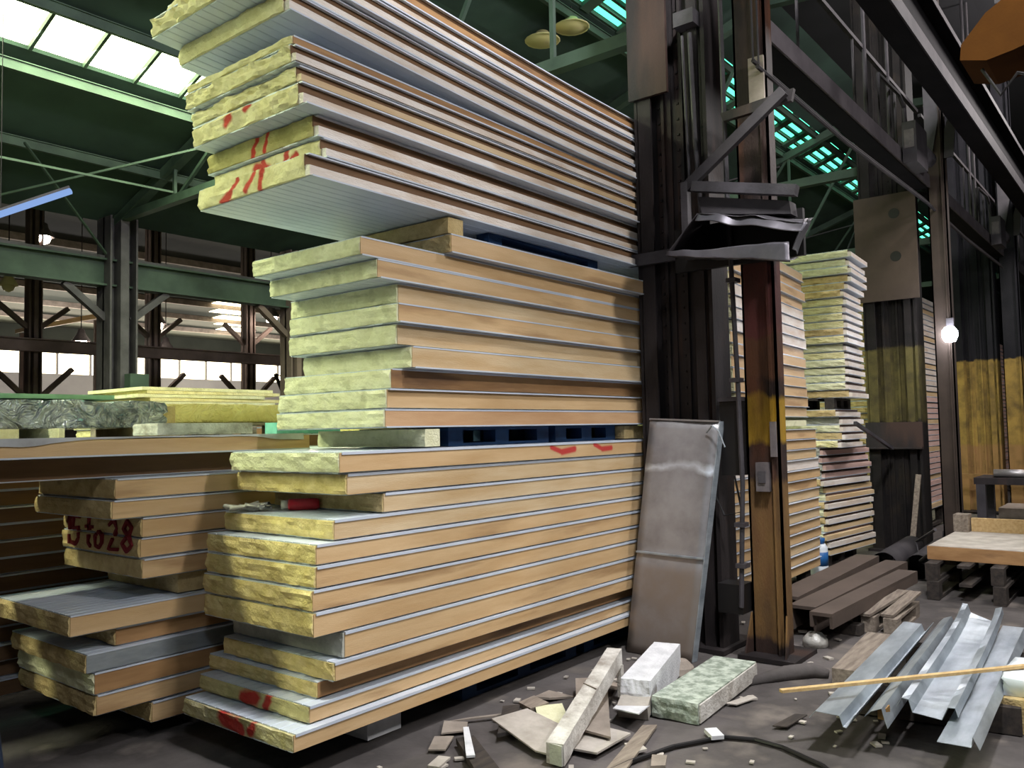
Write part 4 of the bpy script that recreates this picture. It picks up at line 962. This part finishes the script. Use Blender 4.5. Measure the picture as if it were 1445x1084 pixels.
for i, (y, l) in enumerate(((2.45, 'open grey pipe on the floor, left one, with dark mouth'), (2.12, 'open grey pipe on the floor, right one, with dark mouth'))):
    t = thing('steel_pipe', l, 'pipe', (9.2, y, .13), (0, 0, .05))
    m = MB(); R = .13
    m.lathe([(R, 0), (R, 1.5), (R-.012, 1.5), (R-.012, 0), (R, 0)], axis='x', n=22)
    m.obj('pipe_wall', 'girder', t, smooth=True)
    MB().lathe([(0, .25), (R-.013, .25), (R-.013, .3), (0, .3)], axis='x', n=22).obj('mouth_shade', 'black', t)  # black disc stands in for the dark inside the open pipe
# cart with pallets, platform, boards and table
pallet((8.3, .7, .0), 1.9, 1.15, .16, 'wood_dark', 'lower dark pallet on the right under the loading platform')
pallet((8.35, .72, .162), 1.8, 1.15, .15, 'wood_dark', 'upper dark pallet on the right under the loading platform')
t = thing('loading_platform', 'long tan-edged loading platform with grey top on dark pallets', 'platform', (8.6, .55, .315))
MB().box(0, 2.2, 0, 1.35, 0, .12).obj('deck_edge', 'kraft_dark', t); MB().box(.01, 2.19, .01, 1.34, .12, .126).obj('deck_top', 'board_pale', t)
tag(MB().box(9.9, 9.96, .5, 1.75, .442, .58).obj('wood_board', 'wood_new'), 'pale new board standing on edge on the loading platform', 'board')
tag(MB().box(9.8, 10.0, 1.76, 1.9, .442, .62).obj('wood_post', 'wood'), 'short brown post block at the end of the pale board', 'wood block')
t = thing('work_table', 'dark steel table behind the loading platform at right', 'table', (11.6, .4, 0))
MB().box(0, .7, 0, 1.6, .82, .9).obj('table_top', 'dark', t)
for x in (0, .6):
    for y in (0.02, 1.48): MB().box(x, x+.09, y, y+.1, 0, .82).obj('leg', 'dark2', t)
MB().box(.03, .6, .1, 1.5, .28, .32).obj('shelf', 'dark2', t)
t = thing('roller', 'grey roller lying on the dark steel table', 'roller', (11.75, 1.3, .95)); MB().tube([(0, .12, 0), (0, .55, 0)], .05, 14).obj('roller_body', 'galv_dull', t, smooth=True)
t.location = (11.75, 1.25, .95)
tag(MB().box(15.9, 16.0, .4, 3.0, .62, .7).obj('cross_beam', 'rust_low3'), 'yellowish beam across the foot of the third column', 'beam')
tag(MB().box(12.6, 13.4, 1.0, 1.9, 0, .45).obj('machine', 'board'), 'grey machine base behind the dark steel table', 'machine')
tag(MB().tube([(9.2, 1.95, .52), (9.5, 2.2, .35), (9.2, 2.1, .2), (8.9, 1.95, .32)], .015, 6).obj('hook_wire', 'dark2'), 'bent dark wire beside the loading platform', 'wire')

# ------------------------------------------------------------------ rubble on the floor by the leaning sheet
t = thing('foam_bar', 'long dirty white foam bar propped up at its far end on rubble', 'foam bar', (3.27, 2.38, 0))
P = Vector((0, 0, .065)); Q = Vector((1.05, .31, .24))
m = MB(); d = (Q-P); n = 14; rings = []
for i in range(n+1):
    f = i/n; c = P+d*f; sd_ = d.cross(Vector((0, 0, 1))).normalized(); up = Vector((0, 0, 1))
    w = .045+.004*noise.noise(Vector((f*9, 0, 0))); hh = .05+.01*noise.noise(Vector((f*11, 4, 0)))-.006*f
    rings.append([c+sd_*w-up*hh, c-sd_*w-up*hh*.9, c-sd_*w+up*.05, c+sd_*w*.95+up*.05])
m.loft(rings); m.obj('bar_body', 'dirtyfoam', t)
MB().box(-.008, .0, -.043, .043, .018, .112).obj('end_face', 'wool_grey', t)
MB().bar((1.03, .26, .02), (1.04, .27, .2), .03, .03).obj('prop_strip', 'dirtyfoam', t)
MB().bar((.55, .12, .21), (.58, .22, .215), .006, .006).obj('torn_strip', 'board', t)
t = thing('foam_slab', 'greenish mottled thick foam slab on the floor before the columns', 'foam slab', (4.15, 2.2, 0), (0, 0, .07))
m = panel_core(.95, .27, .125, 120, .01); m.obj('slab_core', 'greenfoam', t, loc=(0, -.12, 0))
MB().box(.01, .94, -.13, -.121, .015, .11).obj('white_skin', 'dirtyfoam', t)
t = thing('foam_block', 'white foam block with a torn corner behind the greenish slab', 'foam block', (4.15, 2.36, 0), (0, 0, .28))
m = panel_core(.85, .17, .2, 121, .02); m.obj('block_body', 'whitefoam', t)
MB().prism([(-.06, .0, .0), (.16, .0, .1), (.16, .16, .1), (-.06, .17, .0)], (-.02, .0, .07)).obj('torn_flap', 'board_pale', t)
def shard(name, poly, z, th, label, mt, tilt=(0, 0)):
    cx = sum(p[0] for p in poly)/len(poly); cy = sum(p[1] for p in poly)/len(poly)
    m = MB(); m.prism([(x-cx, y-cy, 0) for x, y in poly], (0, 0, th))
    o = m.obj(name, mt, loc=(cx, cy, z), rot=(tilt[0], tilt[1], 0)); return tag(o, label, 'board scrap')
shard('board_scrap', [(3.63, 2.5), (3.62, 2.29), (4.4, 2.8), (4.28, 2.95)], .06, .012, 'pointed grey-brown board under the foam bar', 'board', (0, -.03))
shard('board_scrap', [(3.32, 2.36), (3.30, 2.52), (3.46, 2.93), (3.68, 2.86), (3.62, 2.6)], .05, .008, 'pale grey board flake left of the foam bar', 'board_pale', (.05, -.05))
shard('board_scrap', [(3.5, 2.62), (3.8, 2.9), (3.95, 2.82), (3.62, 2.5)], .03, .008, 'yellowish board flake tucked under the foam bar', 'wool_pale', (.08, .02))
shard('board_scrap', [(3.46, 2.27), (3.44, 2.46), (3.8, 2.5), (3.78, 2.27)], .025, .01, 'grey paper sheet in front of the pointed board', 'board_pale', (-.03, 0))
shard('board_scrap', [(3.88, 2.28), (3.95, 2.48), (4.18, 2.56), (4.12, 2.35)], .07, .006, 'bright white scrap right of the pointed board', 'whitefoam', (-.1, .1))
shard('board_scrap', [(3.4, 3.2), (3.52, 3.14), (3.72, 3.0), (3.62, 3.04)], .012, .008, 'thin grey splinter on the floor below the stack', 'board')
shard('board_scrap', [(3.25, 3.1), (3.4, 3.22), (3.46, 3.1), (3.36, 3.02)], .012, .008, 'small grey flake farthest left on the floor', 'board')
shard('board_scrap', [(3.95, 3.02), (4.15, 3.06), (4.2, 2.9), (4.02, 2.96)], .012, .012, 'curled pale scrap behind the pointed board', 'board', (.1, .12))
shard('board_scrap', [(3.3, 2.14), (3.95, 2.3), (4.0, 2.24), (3.35, 2.06)], .012, .012, 'flat brown strip of wood in front of the foam slab', 'wood')
shard('board_scrap', [(2.95, 2.6), (3.2, 2.95), (3.28, 2.9), (3.03, 2.52)], .012, .03, 'dark flat timber at the bottom edge left of the rubble', 'wood_dark')
shard('board_scrap', [(3.6, 2.15), (3.68, 2.25), (3.74, 2.2), (3.68, 2.12)], .012, .01, 'little pale chip near the cable', 'board_pale')
shard('board_scrap', [(3.02, 2.72), (3.3, 2.99), (3.32, 2.97), (3.05, 2.69)], .05, .01, 'thin white splinter by the dark timber', 'whitefoam')
shard('board_scrap', [(3.35, 2.8), (3.7, 3.05), (3.78, 2.99), (3.45, 2.76)], .03, .02, 'dark grey plank scrap behind the pale flake', 'wood_dark')
for poly, z, th, l, mt, tl in (([(4.3, 2.86), (4.42, 2.9), (4.5, 2.78), (4.38, 2.72)], .03, .02, 'brownish chunk of board behind the white foam block', 'board', (.1, .2)), ([(3.78, 3.0), (3.9, 2.98), (3.88, 2.86), (3.76, 2.9)], .03, .03, 'broken brown lump left of the pointed board', 'wood', (.1, -.1)),
        ([(4.55, 2.1), (4.75, 2.05), (4.72, 2.0), (4.56, 2.04)], .012, .006, 'thin pale sliver right of the greenish slab', 'board_pale', (0, 0)), ([(3.98, 1.92), (4.06, 2.0), (4.12, 1.96), (4.04, 1.88)], .014, .02, 'white chip touching the floor cable', 'whitefoam', (.05, .05)),
        ([(3.05, 3.0), (3.2, 3.1), (3.26, 3.02), (3.1, 2.93)], .012, .008, 'flat grey flake at the lower edge of the stack shadow', 'board', (0, 0)), ([(2.9, 2.86), (3.02, 2.9), (3.04, 2.84), (2.92, 2.8)], .012, .01, 'pale flake at the bottom edge of the view left of the rubble', 'board_pale', (0, 0)),
        ([(4.35, 1.75), (4.6, 1.72), (4.62, 1.66), (4.38, 1.68)], .012, .006, 'dark thin strip by the tip of the pale lath', 'wood_dark', (0, 0)), ([(3.5, 2.0), (3.62, 2.06), (3.66, 2.0), (3.55, 1.95)], .013, .012, 'grey stone-like chip before the floor cable', 'board', (.03, 0))):
    shard('board_scrap', poly, z, th, l, mt, tl)
tag(MB().lathe([(.0, .09), (.05, .08), (.09, .04), (.1, 0), (0, 0)], n=14).obj('rock', 'board', loc=(5.0, 2.62, 0)), 'lump of rubble at the foot of the leaning sheet', 'rubble')
t = thing('plastic_dome', 'half crushed clear plastic bottle end on the floor past the rusty leg', 'plastic scrap', (6.15, 2.13, 0)); MB().lathe([(.0, .1), (.05, .09), (.085, .05), (.09, .0), (0, 0)], n=16).obj('dome', 'bag', t, smooth=True)
rr = random.Random(11)
m = MB()
for k in range(160):
    x = rr.uniform(2.6, 6.6); y = rr.uniform(1.2, 3.2)
    if abs(y-1.9) < .15 and rr.random() < .5: continue
    s = rr.uniform(.006, .02); a = rr.uniform(0, PI)
    mm = Matrix.Translation((x, y, .004)) @ Matrix.Rotation(a, 4, 'Z')
    m.box(-s*1.6, s*1.6, -s, s, -.002, s*.5, 0, mm)
o = m.obj('rubble_crumbs', 'board_pale'); tag(o, 'scattered pale crumbs of board over the dark floor', 'crumbs', kind='stuff')
tag(MB().tube([(3.2, 2.16, .012), (3.5, 2.12, .013), (3.8, 2.04, .013), (4.06, 1.9, .013), (4.12, 1.75, .013), (4.1, 1.6, .013), (3.99, 1.37, .013), (3.6, 1.0, .013)], .012, 8).obj('floor_cable', 'black'), 'black cable curving across the floor at the bottom edge', 'cable')
m = MB(); pts = [(5.1, 2.0), (5.4, 1.95), (5.55, 1.85), (5.45, 1.72)]
tag(MB().tube([(5.0, 2.16, .01), (5.25, 2.02, .03), (5.4, 1.9, .035), (5.42, 1.8, .02)], [.03, .05, .05, .03], 8).obj('dirt_ridge', 'floor', smooth=True), 'low ridge of caked dirt in front of the rusty leg', 'dirt ridge')
t = thing('steel_pole', 'dark blue pole wrapped in plastic at the bottom left corner', 'pole', (1.33, 3.55, 0), (0, 0, 0))
MB().tube([(0, 0, 0), (-.05, .02, .5), (-.12, .06, 1.0)], .035, 12).obj('pole_shaft', mat('dark_blue_film', (40, 52, 70), (26, 32, 46), rough=.35, bump=.4, bscale=12), t, smooth=True)

# ------------------------------------------------------------------ lights
def area(n, loc, tgt, sx, sy, e, c, spread=None):
    l = bpy.data.lights.new(n, 'AREA'); l.shape = 'RECTANGLE'; l.size = sx; l.size_y = sy; l.energy = e; l.color = c
    if spread: l.spread = spread
    o = bpy.data.objects.new(n, l); COL.objects.link(o); o.location = loc
    d = Vector(tgt)-Vector(loc); o.rotation_euler = d.to_track_quat('-Z', 'Y').to_euler(); return o
GREENISH = (.86, 1.0, .64)
def sky_area(n, yr, x0, x1, e, c):
    y = (yr[0]+yr[1])/2
    l = bpy.data.lights.new(n, 'AREA'); l.shape = 'RECTANGLE'; l.size = x1-x0; l.size_y = abs(yr[1]-yr[0]); l.energy = e; l.color = c
    o = bpy.data.objects.new(n, l); COL.objects.link(o); o.location = ((x0+x1)/2, y, RZ(y)-.02); return o
sky_area('skylight_one', S1, -10, 10, 1700, GREENISH)
sky_area('skylight_three', S3, -10, 1.4, 760, (1, .97, .74))
sky_area('skylight_two', S2, 2, 24, 60, (.4, 1, .6))
# high bay lamps of the aisle above the frame, plus unseen fill lights
def spot(n, loc, e, c, r=.25):
    l = bpy.data.lights.new(n, 'POINT'); l.energy = e; l.color = c; l.shadow_soft_size = r
    o = bpy.data.objects.new(n, l); COL.objects.link(o); o.location = loc
spot('front_fill_light', (3.6, -2.6, 5.4), 700, (1.0, .98, .97), .3)  # added frontal fill, brightens the lower bundle and floor
spot('left_fill_light', (-1.2, -1.6, 6.2), 320, (.86, .92, 1.0), .4)  # added cool fill, lifts the shaded panel ends and foil
spot('aisle_lamp_near', (3.2, .5, 6.9), 1750, (.96, .97, 1.0), .3)
spot('aisle_lamp_far', (9.2, -.5, 6.8), 700, (1.0, .95, .93), .3)
spot('aisle_lamp_end', (15, .2, 6.8), 700, (1.0, .93, .92), .3)
area('far_windows', (22, 39.6, 5.3), (22, 20, 2), 26, 1.2, 2500, (1, .88, .68))
spot('far_hall_lamp', (14, 33, 4.0), 1000, (1, .93, .87), .5)  # added unseen fill, brightens the far wall in place of haze
spot('far_wall_fill_b', (24, 34, 4.0), 1000, (1, .93, .87), .5)  # second added fill for the far wall

w = bpy.data.worlds.new('dim_hall'); S.world = w; w.use_nodes = True
bg = w.node_tree.nodes['Background']; bg.inputs[0].default_value = (.55, .62, .66, 1); bg.inputs[1].default_value = .06
S.view_settings.view_transform = 'Standard'; S.view_settings.look = 'None'; S.view_settings.gamma = 1; S.view_settings.exposure = 0
S.view_settings.use_curve_mapping = False
S.cycles.use_denoising = True
